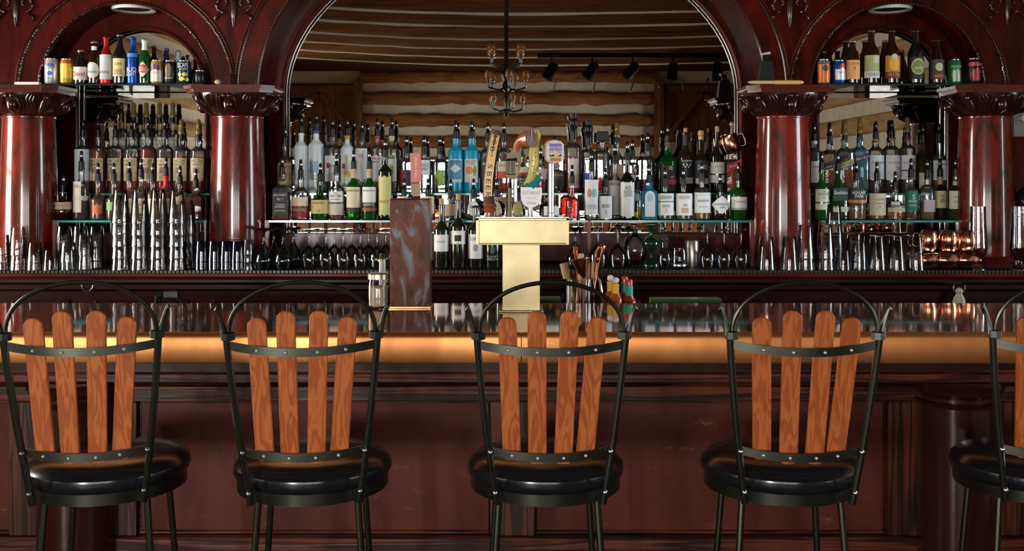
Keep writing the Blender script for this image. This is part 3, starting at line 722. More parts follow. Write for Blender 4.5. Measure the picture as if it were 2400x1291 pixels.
# ------------------------------------------------------------------ brass tap tower and its four handles
d = 3.365; tx0 = X(1221.5, d)
tw = thing('tap_tower', 'T-shaped pale brass beer tap tower on the bar', 'tap tower', (tx0, d, BT))
zt, zb_ = Z(511, d) - BT, Z(572, d) - BT; hw = L(108.5, d); hc = L(43.5, d); ox = X(1224.5, d) - tx0
MB().bbox(-hc, hc, .0, .11, 0, zb_, .003).build('tower_post', brass, tw)
MB().bbox(-hc - .012, hc + .012, -.012, .122, 0, .006, .002).build('base_plate', brass, tw)
MB().bbox(ox - hw + .004, ox + hw - .004, -.006, .12, zb_ + .002, zt - .002, .002).build('tower_box', brass, tw)
fr = MB(); b = .0085
for a in ((ox - hw, ox + hw, zt - b, zt), (ox - hw, ox + hw, zb_ - .002, zb_ + .003), (ox - hw, ox - hw + b, zb_, zt), (ox + hw - b, ox + hw, zb_, zt)): fr.bbox(a[0], a[1], -.014, .0, a[2], a[3], .0015)
fr.build('trim_frame', brass, tw)
MB().bbox(ox - hw, ox + hw, -.009, .124, zt, zt + .004, .001).build('top_plate', chrome, tw)
ZTOP = BT + zt + .004; dh = d + .055
def hz(py): return Z(py, dh) - ZTOP
def hx(px): return X(px, dh)
bark = P('bark', (.085, .042, .022), .6, bump=1.0, bscale=90, var=.5, vscale=60)
t = thing('beer_tap', 'branch tap handle with bark and yellow carved plate, on the tap tower', 'tap handle', (hx(1147), dh, ZTOP), 'tap handles')
MB().lathe([(.014, 0), (.014, .012), (.020, .020), (.022, .026), (.017, .030), (.022, .036), (.023, .042), (.012, .046)], 20).build('turned_base', P('terracotta', (.38, .085, .035), .3, coat=.5), t)
pts = [(hx(p) - hx(1147), 0, hz(q)) for p, q in ((1147, 485), (1144, 455), (1145, 425), (1149, 390), (1155, 350), (1162, 318), (1166, 305))]
MB().tube(pts, [.020, .0185, .018, .018, .019, .0195, .0185], 14).build('branch', bark, t)
face = [(p[0], p[1] - .0125, p[2]) for p in pts]
m = MB(); A = []; B_ = []
for k in range(21):
    s = .14 + .72 * k / 20; i = min(int(s * 6), 5); f = s * 6 - i; q = Vector(face[i]).lerp(Vector(face[i + 1]), f); dr = (Vector(face[i + 1]) - Vector(face[i])).normalized(); sd = Vector((dr.z, 0, -dr.x))
    A.append(q - sd * .0135 + Vector((0, -.006, 0))); B_.append(q + sd * .0135 + Vector((0, -.006, 0)))
m.strip(A, B_); m.strip(B_, [p + Vector((0, .01, 0)) for p in B_]); m.strip([p + Vector((0, .01, 0)) for p in A], A); pl = m.build('plate', P('yellow_wood', (.80, .42, .085), .4, coat=.3), t, smooth=0)
for k, ch in enumerate("BOB'SBEER"):
    s = .835 - .67 * k / 8 + (0.02 if ch == "'" else 0); i = min(int(s * 6), 5); f = s * 6 - i; q = Vector(face[i]).lerp(Vector(face[i + 1]), f)
    text(ch, pl, .016 if ch != "'" else .005, (lambda q: lambda u, v: (q.x + u, q.y - .0068, q.z + v))(q), (.03, .012, .006), width=.0155 if ch != "'" else .004, rot=-PI / 2 - .12)
# revolver shaped handle
gun = P('gun_metal', (.12, .098, .066), .42, .95, var=.25, vscale=40); gripw = P('grip_wood', (.36, .10, .03), .3, coat=.5, var=.3, vscale=15)
t = thing('beer_tap', 'upside-down revolver tap handle with wooden grip, on the tap tower', 'tap handle', (hx(1196), dh - .018, ZTOP), 'tap handles')
g = lambda p, q, y=0: (hx(p) - hx(1196), y, hz(q))
MB().tube([g(1194, 511), g(1194, 440)], .0095, 14).build('barrel', gun, t)
MB().tube([g(1208, 478), g(1208, 415)], .0062, 12).build('ejector_rod', steel, t)
MB().tube([g(1208, 472), g(1208, 478)], .008, 12).build('rod_head', gun, t)
m = MB(); z0 = hz(410); z1 = hz(373); m.lathe([(.014, z0), (.0185, z0 + .003), (.0185, z1 - .006), (.013, z1)], 36, (hx(1198) - hx(1196), 0, 0), flute=(6, -.05)); m.build('cylinder_drum', gun, t)
m = MB(); m.prism([(g(*p)[0], g(*p)[2]) for p in ((1186, 414), (1186, 403), (1212, 403), (1212, 370), (1188, 372), (1188, 362), (1204, 352), (1222, 350), (1220, 395), (1212, 418), (1200, 421))][::-1], -.009, .009); m.build('receiver', gun, t, smooth=30)
m = MB(); m.tube([g(*p) for p in ((1217, 388), (1226, 390), (1232, 380), (1230, 366), (1222, 358))], .003, 8); m.build('trigger_guard', gun, t)
m = MB(); m.tube([g(1216, 360), g(1221, 372), g(1219, 380)], .0022, 6); m.build('trigger', gun, t)
m = MB(); m.tube([g(1196, 366), g(1191, 352), g(1186, 346)], [.005, .004, .003], 8); m.build('hammer', gun, t)
gp = [g(*p, y) for p, y in (((1210, 356), 0), ((1213, 343), 0), ((1220, 334), -.004), ((1231, 328), -.012), ((1244, 326), -.026))]
gr = MB().tube(gp, [.014, .017, .021, .026, .031], 18).build('grip', gripw, t)
e = Vector(gp[-1]); ax = (Vector(gp[-1]) - Vector(gp[-2])).normalized()
m = MB(); m.lathe([(.029, -.001), (.029, .0015), (.001, .002)], 24); m.xf(Matrix.Translation(e) @ ax.to_track_quat('Z', 'Y').to_matrix().to_4x4()); bt = m.build('grip_butt', P('butt_wood', (.10, .022, .012), .35, coat=.4), gr)
m = MB(); m.tube([e + ax * .002 + Vector((0, 0, -.028)), e + ax * .002 + Vector((0, 0, .028))], .0012, 6); m.build('butt_line', brassd, gr)
MB().ball(Vector(gp[2]) + Vector((0, -.021, 0)), .005, 8, 6).build('grip_screw', gun, gr)
# trout handle
t = thing('beer_tap', 'leaping yellow fish tap handle above white shield badge, on the tap tower', 'tap handle', (hx(1243), dh + .012, ZTOP), 'tap handles')
g = lambda p, q, y=0: (hx(p) - hx(1243), y, hz(q))
MB().lathe([(.009, 0), (.0095, .012), (.010, .035), (.010, hz(470))], 16).build('ferrule', steel, t)
sh = [(1220, 438), (1270, 440), (1270, 458), (1268, 470), (1262, 479), (1253, 485), (1243, 487), (1233, 484), (1225, 477), (1221, 467)]
m = MB(); m.prism([(g(*p)[0], g(*p)[2]) for p in sh][::-1], -.016, .008); bd = m.build('badge', P('badge_white', (.82, .83, .86), .35, coat=.3), t, smooth=30)
for s_, py, sz, c in (('CUTTHROAT', 452, .011, (.30, .22, .32)), ('PALE ALE', 464, .006, (.45, .48, .55)), ('Uinta', 475, .010, (.45, .06, .08))):
    text(s_, bd, sz, (lambda q: lambda u, v: (q[0] + u, -.0165, q[2] + v))(g(1245, py)), c, width=.058 if py == 452 else None)
fishm = P('trout_skin', (.62, .55, .13), .35, coat=.4, var=.35, vscale=30)
m = MB(); m.tube([g(*p, y) for p, y in (((1231, 435), 0), ((1240, 425), -.002), ((1248, 410), -.004), ((1252, 385), -.006), ((1252, 360), -.006), ((1254, 335), -.004), ((1260, 315), 0), ((1257, 303), .002))], [.008, .013, .016, .0175, .018, .0165, .012, .004], 14); fs_ = m.build('fish_body', fishm, t)
for p, s in (((1240, 379), -1), ((1262, 380), 1), ((1266, 345), 1)):
    m = MB(); q = g(*p, -.012); m.add([q, (q[0] + s * .012, q[1] - .003, q[2] - .008), (q[0] + s * .010, q[1], q[2] + .010), (q[0], q[1] + .004, q[2])], [(0, 1, 2), (0, 2, 3), (0, 3, 1), (1, 3, 2)]); m.build('fin', P('fin', (.30, .36, .30), .4), fs_, smooth=0)
for p in ((1252, 397), (1250, 390), (1256, 368), (1250, 405), (1255, 358), (1249, 376)): MB().ball(g(*p, -.0225), .0022, 6, 4).build('spot', P('spot', (.10, .12, .04), .5), fs_)
wave = P('wave_teal', (.02, .26, .30), .3, coat=.5, var=.4, vscale=40)
for k, (p, r) in enumerate((((1236, 435), .010), ((1246, 432), .012), ((1256, 430), .013), ((1260, 420), .012), ((1264, 412), .008), ((1250, 438), .012))):
    m = MB(); m.ball(g(*p, -.006), r, 8, 6, sz=1.2); m.build('wave_crest', wave, t, smooth=0)
for p in ((1260, 406), (1270, 416)): MB().ball(g(*p, -.014), .006, 8, 6).build('foam', P('foam', (.75, .82, .85), .5), t)
# porter badge handle
t = thing('beer_tap', 'silver tap handle with shield-shaped porter badge, on the tap tower', 'tap handle', (hx(1291), dh, ZTOP), 'tap handles')
g = lambda p, q, y=0: (hx(p) - hx(1291), y, hz(q))
MB().lathe([(.0115, 0), (.0115, .010), (.010, .012), (.0105, .06), (.0115, hz(383))], 20).build('stem', steel, t)
sh = [(1279, 337), (1286, 330), (1301, 327), (1316, 330), (1323, 337), (1323, 375), (1316, 380), (1301, 383), (1286, 380), (1279, 373)]
m = MB(); m.prism([(g(*p)[0] * 1 - .004, g(*p)[2]) for p in sh][::-1], -.008, .014); bd = m.build('badge_back', P('badge_wood', (.45, .24, .12), .4, coat=.3), t, smooth=30)
def sc(p, k): return (1301 + (p[0] - 1301) * k, 355 + (p[1] - 355) * k)
m = MB(); m.prism([(g(*sc(p, .92))[0], g(*sc(p, .92))[2]) for p in sh][::-1], -.011, -.008); m.build('badge_face', col((.78, .80, .84)), bd, smooth=0)
for rect, c in (((1287, 1316, 338, 352), (.22, .20, .55)), ((1287, 1316, 352, 366), (.55, .38, .55)), ((1288, 1315, 363, 372), (.62, .45, .20))):
    a0, a1 = g(rect[0], rect[3]), g(rect[1], rect[2]); MB().box(a0[0], a1[0], -.0116, -.011, a0[2], a1[2]).build('print', col(c), bd, smooth=0)
for p, r in (((1292, 360), .006), ((1300, 357), .007), ((1308, 361), .006), ((1302, 366), .006)): MB().lathe([(r, 0), (r, .0006)], 10).xf(Matrix.Translation(g(*p, -.0119)) @ Matrix.Rotation(PI / 2, 4, 'X')).build('print', col((.75, .62, .38)), bd, smooth=0)
a0, a1 = g(1289, 378), g(1315, 371); MB().box(a0[0], a1[0], -.0119, -.011, a0[2], a1[2]).build('banner', col((.55, .20, .08)), bd, smooth=0)
for s_, py, sz in (('POLYGAMY', 338, .007), ('PORTER', 346, .008)): text(s_, bd, sz, (lambda q: lambda u, v: (q[0] + u, -.0122, q[2] + v))(g(1301, py)), (.10, .07, .25) if py == 338 else (.9, .9, .95), width=.040)
MB().ball(g(1300, 324, 0), .006, 10, 8).build('top_knob', blackp, t)

# ------------------------------------------------------------------ wooden tap box with its own handle
d = 3.49; bx0 = X(963, d)
wornbox = None
m_, t_, b_ = nt('worn_painted_wood')
tc = t_.nodes.new('ShaderNodeTexCoord'); mp = t_.nodes.new('ShaderNodeMapping'); mp.inputs['Scale'].default_value = (10, 10, 4.5); n = t_.nodes.new('ShaderNodeTexNoise'); n.inputs['Scale'].default_value = 1.6; n.inputs['Detail'].default_value = 6; n.inputs['Distortion'].default_value = 1.6
t_.links.new(tc.outputs['Object'], mp.inputs[0]); t_.links.new(mp.outputs[0], n.inputs['Vector'])
cr = t_.nodes.new('ShaderNodeValToRGB'); cr.color_ramp.elements[0].color = (.055, .014, .009, 1); cr.color_ramp.elements[0].position = .30; cr.color_ramp.elements[1].color = (.20, .24, .30, 1); cr.color_ramp.elements[1].position = .62
e = cr.color_ramp.elements.new(.50); e.color = (.17, .045, .022, 1); t_.links.new(n.outputs['Fac'], cr.inputs[0]); t_.links.new(cr.outputs[0], b_.inputs['Base Color']); b_.inputs['Roughness'].default_value = .5; b_.inputs['Specular IOR Level'].default_value = .25
bp = t_.nodes.new('ShaderNodeBump'); bp.inputs['Strength'].default_value = .5; bp.inputs['Distance'].default_value = .004; t_.links.new(n.outputs['Fac'], bp.inputs['Height']); t_.links.new(bp.outputs[0], b_.inputs['Normal'])
wb_ = thing('wooden_tap_box', 'tall weathered wooden tap box with grey worn paint and rivets', 'tap box', (bx0, d, BT))
H = Z(465, d) - BT; hw = .068
MB().bbox(-hw, hw, -.03, .05, .006, H, .003).build('box_body', P('box_edge_wood', (.10, .028, .014), .4, coat=.3), wb_)
MB().bbox(-hw + .001, hw - .002, -.036, -.028, .008, H - .003, .002).build('face_board', m_, wb_)
MB().bbox(-hw - .006, hw + .002, -.036, .05, 0, .007, .001).build('brass_foot', brassd, wb_)
for zz in (.012, H * .36, H * .68, H - .012):
    for s in (-1, 1): MB().ball((s * (hw - .006), -.037, zz), .0045, 8, 6).build('rivet', P('rivet_copper', (.75, .45, .32), .25, 1), wb_)
text('R', wb_, L(9, d), lambda u, v: (-.042 + u, -.0368, H - .043 + v), (.30, .28, .28))
MB().lathe([(.012, H), (.012, H + .006), (.007, H + .012)], 12).build('tap_socket', blackp, wb_)
t = thing('beer_tap', 'pinkish red paddle tap handle standing on the wooden tap box', 'tap handle', (X(974, d), d, BT + H + .010), 'tap handles')
g = lambda p, q: (X(p, d) - X(974, d), Z(q, d) - BT - H - .010)
m = MB(); m.prism([g(965, 460), g(984, 460), g(985, 429), g(963, 430)], -.006, .006); m.build('wooden_stem', P('stem_wood', (.42, .24, .15), .5), t, smooth=20)
m = MB(); m.prism([g(964, 428), g(988, 427), g(986, 358), g(961, 359)], -.008, .008); pd = m.build('paddle', P('pink_paint', (.72, .17, .14), .45), t, smooth=20)
q = g(975, 394); text('IRISH RED', pd, .009, lambda u, v: (q[0] + u, -.0085, q[1] + v), (.85, .80, .76), rot=-PI / 2, width=.072)

# ------------------------------------------------------------------ jar, straws and things behind the bar top
d = 3.47
t = thing('mason_jar', 'glass mason jar with metal lid standing on the bar beside wooden box', 'jar', (X(888, d), d, BT))
r = L(26, d); Hj = Z(640, d) - BT
MB().lathe([(.001, .003), (r * .85, .002), (r, .010), (r, Hj - .030), (r * .93, Hj - .020), (r * .93, Hj - .016)], 28).build('glass_body', GLASS('jar_glass', (.95, .95, .94), 1.6), t)
MB().lathe([(.001, .006), (r * .9, .006), (r * .93, Hj * .62), (.001, Hj * .64)], 20).build('contents', P('straw_paper', (.66, .48, .33), .7, var=.4, vscale=60), t)
MB().lathe([(r * 1.0, Hj - .019), (r * 1.0, Hj - .002), (r * .9, Hj), (r * .2, Hj)], 28).build('lid', P('tin_lid', (.66, .58, .44), .3, 1), t)
for k, (px, w_, lb, c) in enumerate(((893, 9, 'white striped stir straw holder tube with yellow band behind the jar lid', (.75, .72, .74)), (901, 6, 'narrow cream tube with black cap behind the jar lid', (.72, .68, .50)))):
    dd = 3.72; t = thing('straw_tube', lb, 'tube', (X(px, dd), dd, .95)); r = L(w_ / 2, dd); h1 = Z(612, dd) - .95; h2 = Z(596, dd) - .95
    MB().lathe([(r, 0), (r, h1)], 14).build('tube_body', col(c), t); MB().lathe([(r * 1.05, h1), (r * 1.05, h1 + .008)], 14).build('yellow_band', col((.75, .55, .05)), t); MB().lathe([(r * .9, h1 + .008), (r * .9, h2)], 14).build('black_cap', blackp, t)
dt = 3.72; LZ = .95
t = thing('tool_glass', 'clear straight glass holding bar tools behind the bar top', 'glass', (X(1356, dt), dt, LZ)); r = L(38, dt); Ht = Z(652, dt) - LZ
MB().lathe([(r * .9, .004), (r * .93, 0), (r, .006), (r, Ht), (r * .96, Ht), (r * .95, .01)], 32).build('glass_wall', GLASS('tool_glass', (.9, .92, .92), 1.6), t)
def tool(name, label, cat, pts, rad, mat, n=10):
    m = MB(); P0 = Vector((X(pts[0][0], dt + pts[0][2]), dt + pts[0][2], LZ + .012 if pts[0][1] > 735 else Z(pts[0][1], dt)))
    W_ = [Vector((X(p, dt + y), dt + y, Z(q, dt + y))) - P0 for p, q, y in pts]
    o = m.tube(W_, rad, n).build(name, mat, None, P0); return tag(o, label, cat)
palewood = P('pale_turned_wood', (.62, .42, .20), .45, var=.2); dkwood = P('dark_turned_wood', (.22, .085, .035), .4, coat=.3, var=.2)
tool('wooden_muddler', 'pale wooden muddler leaning out of the tool glass', 'muddler', [(1349, 745, 0), (1338, 690, 0), (1328, 650, 0), (1322, 617, 0)], [.010, .013, .014, .017], palewood)
tool('wooden_muddler', 'reddish brown wooden muddler upright in the tool glass', 'muddler', [(1372, 745, -.01), (1373, 690, -.01), (1372, 618, -.01)], [.013, .013, .017], dkwood)
tool('wooden_muddler', 'pale square-topped muddler behind the copper strainer in tool glass', 'muddler', [(1352, 740, .02), (1362, 640, .02), (1361, 594, .02)], [.010, .011, .012], palewood)
tool('wooden_muddler', 'short pale muddler beside the copper spoons in tool glass', 'muddler', [(1380, 740, .02), (1388, 660, .02), (1392, 615, .02)], [.009, .011, .014], palewood)
tool('bar_spoon', 'copper bar spoon with twisted handle, leaning out toward decanters', 'spoon', [(1385, 720, -.02), (1398, 645, -.01), (1408, 600, -.01), (1413, 585, -.01), (1414, 577, -.008), (1411, 572, -.008)], [.003, .003, .003, .009, .010, .004], coppershine, 8)
tool('bar_spoon', 'dark copper bar spoon crossing behind the other spoon', 'spoon', [(1380, 720, .0), (1392, 640, .0), (1398, 590, .0), (1406, 578, .0), (1408, 573, .0)], [.003, .003, .006, .010, .003], coppershine, 8)
tool('bar_spoon', 'copper bar spoon with round bowl showing over the strainer', 'spoon', [(1360, 735, .01), (1352, 640, .01), (1349, 604, .01), (1349, 590, .01), (1349, 578, .01), (1350, 572, .01)], [.003, .003, .004, .011, .012, .003], coppershine, 10)
t = thing('fine_strainer', 'copper cone strainer resting in the tool glass', 'strainer', (X(1368, dt - .03), dt - .03, Z(652, dt - .03)))
MB().lathe([(.003, 0), (.018, .022), (.034, .064), (.0365, .068), (.034, .070), (.016, .024)], 24).xf(Matrix.Rotation(-.18, 4, 'Y')).build('cone', coppershine, t)
MB().tube([(0, 0, .0), (.004, -.02, .05), (.006, -.03, .085)], .003, 8).build('handle', coppershine, t)
t = thing('tongs', 'chrome ice tongs standing beside the tool glass', 'tongs', (X(1402, dt), dt, LZ))
for s, pts in ((-1, ((1391, 740), (1391, 680), (1393, 656), (1399, 648))), (1, ((1414, 740), (1410, 680), (1406, 658), (1399, 648)))):
    MB().tube([(X(p, dt) - X(1402, dt), 0, max(0, Z(q, dt) - LZ)) for p, q in pts], [.004, .005, .004, .004], 8).build('arm', chrome, t)
def sauce(px, dd, ycap, cap, lab, sauce_c, label, neckc):
    t = thing('hot_sauce_bottle', label, 'bottle', (X(px, dd), dd, LZ), 'hot sauce bottles'); H = Z(ycap, dd) - LZ
    MB().lathe([(.001, 0), (.026, 0), (.027, .01), (.027, H - .085), (.024, H - .075), (.0125, H - .055), (.0115, H - .022)], 20).build('glass_body', P('sauce_glass_%d' % (sauce_c[0] * 100), sauce_c, .12, coat=.6), t)
    MB().lathe([(.0135, H - .06), (.0135, H - .022)], 20).build('neck_label', col(lab), t)
    if cap == 'ball': MB().ball((0, 0, H - .011), .0125, 12, 8, sz=1).build('cap', P('cork_white', (.80, .74, .64), .6), t)
    else: MB().lathe([(.012, H - .024), (.0125, H - .006), (.0105, H), (.001, H)], 12, flute=(12, .03)).build('cap', P('red_cap', (.60, .02, .04), .25, coat=.5), t)
sauce(1443, 3.70, 650, 'ball', (.85, .50, .03), (.45, .08, .02), 'hot sauce bottle with round white cap and yellow neck label, nearer one', 0)
sauce(1431, 3.76, 645, 'ball', (.80, .45, .03), (.45, .08, .02), 'hot sauce bottle with round white cap, half hidden behind its twin', 0)
sauce(1475, 3.70, 655, 'cap', (.02, .45, .28), (.30, .04, .02), 'hot sauce bottle with red cap and green neck, nearer one', 0)
sauce(1464, 3.76, 648, 'cap', (.02, .35, .22), (.30, .04, .02), 'hot sauce bottle with red cap and green neck, half hidden behind', 0)
t = thing('soda_gun', 'black soda gun with curved hose behind the bar top', 'soda gun', (X(400, 3.75), 3.75, LZ)); zt = Z(688, 3.75) - LZ
MB().tube([(-.05, 0, 0), (-.045, 0, zt - .01), (-.02, 0, zt), (.012, 0, zt - .003), (.03, 0, zt - .03), (.03, 0, 0)], .012, 10).build('hose', blackp, t); MB().bbox(-.022, .028, -.012, .012, zt - .018, zt + .012, .004).build('head', blackp, t)
for px0, px1, py, lb in ((1264, 1314, 696, 'green glass tray behind the bar beside the tap tower'), (1524, 1688, 698, 'olive green tray behind the bar right of the hot sauces')):
    dd = 3.80; o = MB().bbox(X(px0, dd), X(px1, dd), dd - .03, dd + .03, LZ, Z(py, dd), .003).build('tray', P('slab_green', (.10, .20, .06), .3, coat=.3)); tag(o, lb, 'tray')  # plain green slabs made up for unclear green shapes behind the bar
t = thing('bar_towel', 'cream cloth hanging knotted from a steel ring on the back bar', 'towel', (X(2248, 4.57), 4.57, Z(720, 4.57)))
MB().lathe([(.030, 0), (.026, .02), (.020, .045), (.010, .062), (.016, .07), (.012, .082), (.003, .088)], 14, flute=(5, .16)).build('cloth', P('cream_cloth', (.60, .55, .42), .9, bump=.3), t)
# things on top of the capitals
d = 4.66; za = 1.930
t = thing('cowbell', 'black cowbell with silver clamp standing on a capital', 'cowbell', (X(1795, d), d, za)); w0, w1, h = L(20, d), L(13, d), L(56, d)
m = MB(); m.add([(-w0, -.03, 0), (w0, -.03, 0), (w0, .03, 0), (-w0, .03, 0), (-w1, -.018, h), (w1, -.018, h), (w1, .018, h), (-w1, .018, h)], [(3, 2, 1, 0), (4, 5, 6, 7), (0, 1, 5, 4), (1, 2, 6, 5), (2, 3, 7, 6), (3, 0, 4, 7)]); m.build('bell', P('cowbell_black', (.012, .012, .013), .35), t, smooth=0)
MB().bbox(-.014, .014, -.012, .012, h, h + .03, .003).build('strap', blackp, t); MB().tube([(-.022, 0, h + .032), (.02, 0, h + .040)], .006, 8).build('clamp', P('clamp_nickel', (.7, .7, .68), .4, .4), t)
z = za + .009
m = MB(); m.tube([(-.12, 0, 0), (-.10, 0, 0), (.12, 0, 0), (.128, 0, 0)], [.004, .008, .008, .005], 10); o = m.build('drumstick', P('drumstick_wood', (.62, .42, .16), .4), None, (X(1816, 4.60), 4.60, z)); tag(o, 'drumstick wrapped in yellow cord lying under the cowbell', 'drumstick')
m = MB(); m.tube([(.0 + k * .0045, 0, 0) for k in range(26)], [.0092 + .0008 * (k % 2) for k in range(26)], 10); m.build('cord_wrap', P('yellow_cord', (.62, .40, .08), .6), o)
t = thing('acorn', 'small pale acorn-like ball lying on a capital', 'acorn', (X(511, 4.60), 4.60, za)); m = MB(); m.ball((0, 0, .011), .011, 12, 8, sx=1.5); m.build('nut', P('acorn_pale', (.45, .36, .22), .5), t); m = MB(); m.ball((.014, 0, .011), .010, 10, 8); m.build('cup', P('acorn_cup', (.06, .03, .015), .7), t)
o = MB().bbox(-.055, .055, -.012, .012, 0, .012, .003).build('eraser_block', P('white_bone', (.62, .60, .55), .5), None, (X(65, 4.62), 4.62, za)); tag(o, 'flat white block lying on the leftmost capital', 'block')
o = MB().tube([(-.05, 0, .007), (.045, 0, .007)], .007, 10).build('black_rod', blackp, None, (X(8, 4.62), 4.62, za)); tag(o, 'short black rod lying on the leftmost capital', 'rod')
# socket beside the rightmost column
t = thing('wall_socket', 'grey metal socket box with white plug beside the rightmost column', 'socket', (X(2383, 4.86), 4.86, Z(292, 4.86))); MB().bbox(-.03, .03, -.03, 0, -.06, .06, .004).build('box', P('box_grey', (.25, .27, .28), .4, .6), t)
MB().lathe([(.016, 0), (.016, .03)], 12).xf(Matrix.Translation((.008, -.03, .028)) @ Matrix.Rotation(PI / 2, 4, 'X')).build('plug', P('plug_white', (.6, .6, .58), .4), t)
t = thing('soda_dispenser', 'black dispensing head with chrome nozzle at the right picture edge', 'dispenser', (X(2392, 4.80), 4.80, Z(470, 4.80)))
MB().tube([(.03, 0, .05), (.0, 0, .03), (-.012, -.02, .0)], [.022, .02, .014], 10).build('head', blackp, t)
MB().tube([(-.012, -.02, .012), (-.002, -.03, -.012), (.012, -.03, -.028)], [.005, .007, .004], 8).build('nozzle', chrome, t)
MB().tube([(-.02, -.02, -.052), (.03, -.02, -.054)], .0035, 8).build('lever', P('lever_white', (.7, .7, .68), .4), t)
MB().tube([(.02, .0, .04), (.035, .03, .0), (.035, .05, -.05)], .012, 8).build('mount', blackp, t)
# ------------------------------------------------------------------ bottles
WH, CR, BK_, TAN = (.86, .87, .88), (.78, .70, .48), (.012, .012, .014), (.50, .36, .22)
g_clear = clear
g_green = GLASS('green_glass', (.10, .50, .08), 1.4, .03, .35, (.02, .16, .03))
g_dkgreen = GLASS('dark_green_glass', (.10, .30, .07), 1.5, .03, .6, (.012, .05, .014))
g_olive = GLASS('olive_glass', (.25, .22, .03), 1.5, .03, .65, (.03, .026, .006))
g_brown = GLASS('brown_glass', (.35, .12, .03), 1.5, .03, .7, (.028, .010, .005))
g_black = P('black_glass', (.008, .007, .007), .07, 0, coat=1.0)
g_wine = P('wine_bottle_glass', (.012, .013, .006), .07, 0, coat=1.0)
g_blue = P('turquoise_glass', (.004, .34, .58), .3, 0, coat=.6)
g_cyan = GLASS('gin_blue_glass', (.35, .75, .88), 1.5, .03, .45, (.05, .42, .60))
g_ltblue = GLASS('pale_blue_glass', (.62, .85, .95), 1.5, .03, .15, (.3, .6, .8))
l_amber = GLASS('amber_liquid', (.75, .26, .04), .6, .02, .30, (.42, .12, .015))
l_red = GLASS('red_liquid', (.70, .06, .015), .6, .02, .35, (.42, .03, .01))
l_dark = GLASS('dark_liquid', (.30, .05, .015), .6, .02, .55, (.07, .012, .006))
l_gold = GLASS('golden_liquid', (.85, .52, .10), .6, .02, .25, (.55, .30, .04))
l_water = GLASS('clear_liquid', (.95, .97, .98), .5)
cork = P('cork', (.52, .33, .17), .8, bump=.3, bscale=200, var=.3, vscale=120)
# pourer mesh, shared
pm = MB(); pr = [(.009, -.012), (.0125, -.006), (.0140, -.004)]
for k in range(5): pr += [(.0140, k * .007), (.0140, k * .007 + .004), (.0118, k * .007 + .0045), (.0118, k * .007 + .0065)]
pr += [(.0115, .036), (.0085, .040), (.0080, .056)]
pm.lathe(pr, 12); pm.mi = 1; pm.lathe([(.0080, .056), (.0076, .064)], 12); pm.mi = 0; pm.lathe([(.0076, .064), (.0074, .076), (.0055, .083), (.001, .0855)], 12)
POUR = pm.mesh('pourer', [blackp, chrome], 40)
pa = MB().lathe([(.0155, .02), (.0165, .025), (.013, .04), (.0115, .05), (.0112, .082), (.008, .090), (.001, .093)], 12).mesh('dust_cap', ambercap, 50)
KIND = {'std': (.63, .80, .34, 0), 'tall': (.76, .87, .36, 0), 'jack': (.66, .80, .36, .75), 'wine': (.60, .75, .38, 0), 'squat': (.50, .66, .34, 0), 'cone': (.42, .86, .36, .45),
        'beer': (.54, .82, .40, 0), 'stubby': (.52, .86, .40, 0), 'sqtall': (.74, .86, .36, .6), 'bulb': (.46, .72, .30, 0), 'dome': (.60, .82, .30, 0), 'bowl': (.40, .70, .30, 0)}
def profile(kind, R, H):
    s0, s1, rn, sq = KIND[kind]; rn = max(R * rn, .0115) if kind not in ('beer', 'stubby') else R * rn
    p = [(.001, 0), (R * .86, 0), (R * .97, H * .012), (R, H * .035)]
    if kind == 'bulb': p = [(.001, 0), (R * .70, 0), (R * .9, H * .05), (R, H * .2), (R, H * .3)]
    n = 7
    p.append((R, H * s0))
    for k in range(1, n):
        t = k / n
        if kind in ('cone', 'stubby'): q = t
        elif kind == 'dome': q = 1 - math.sqrt(max(0, 1 - t * t)) if t < .98 else 1
        else: q = (1 - math.cos(PI * t)) / 2
        p.append((R + (rn - R) * q, H * (s0 + (s1 - s0) * t)))
    p += [(rn, H * s1), (rn, H - .014), (rn + .0022, H - .0125), (rn + .0022, H - .003), (rn * .9, H)]
    return p, rn, sq
BOT = []
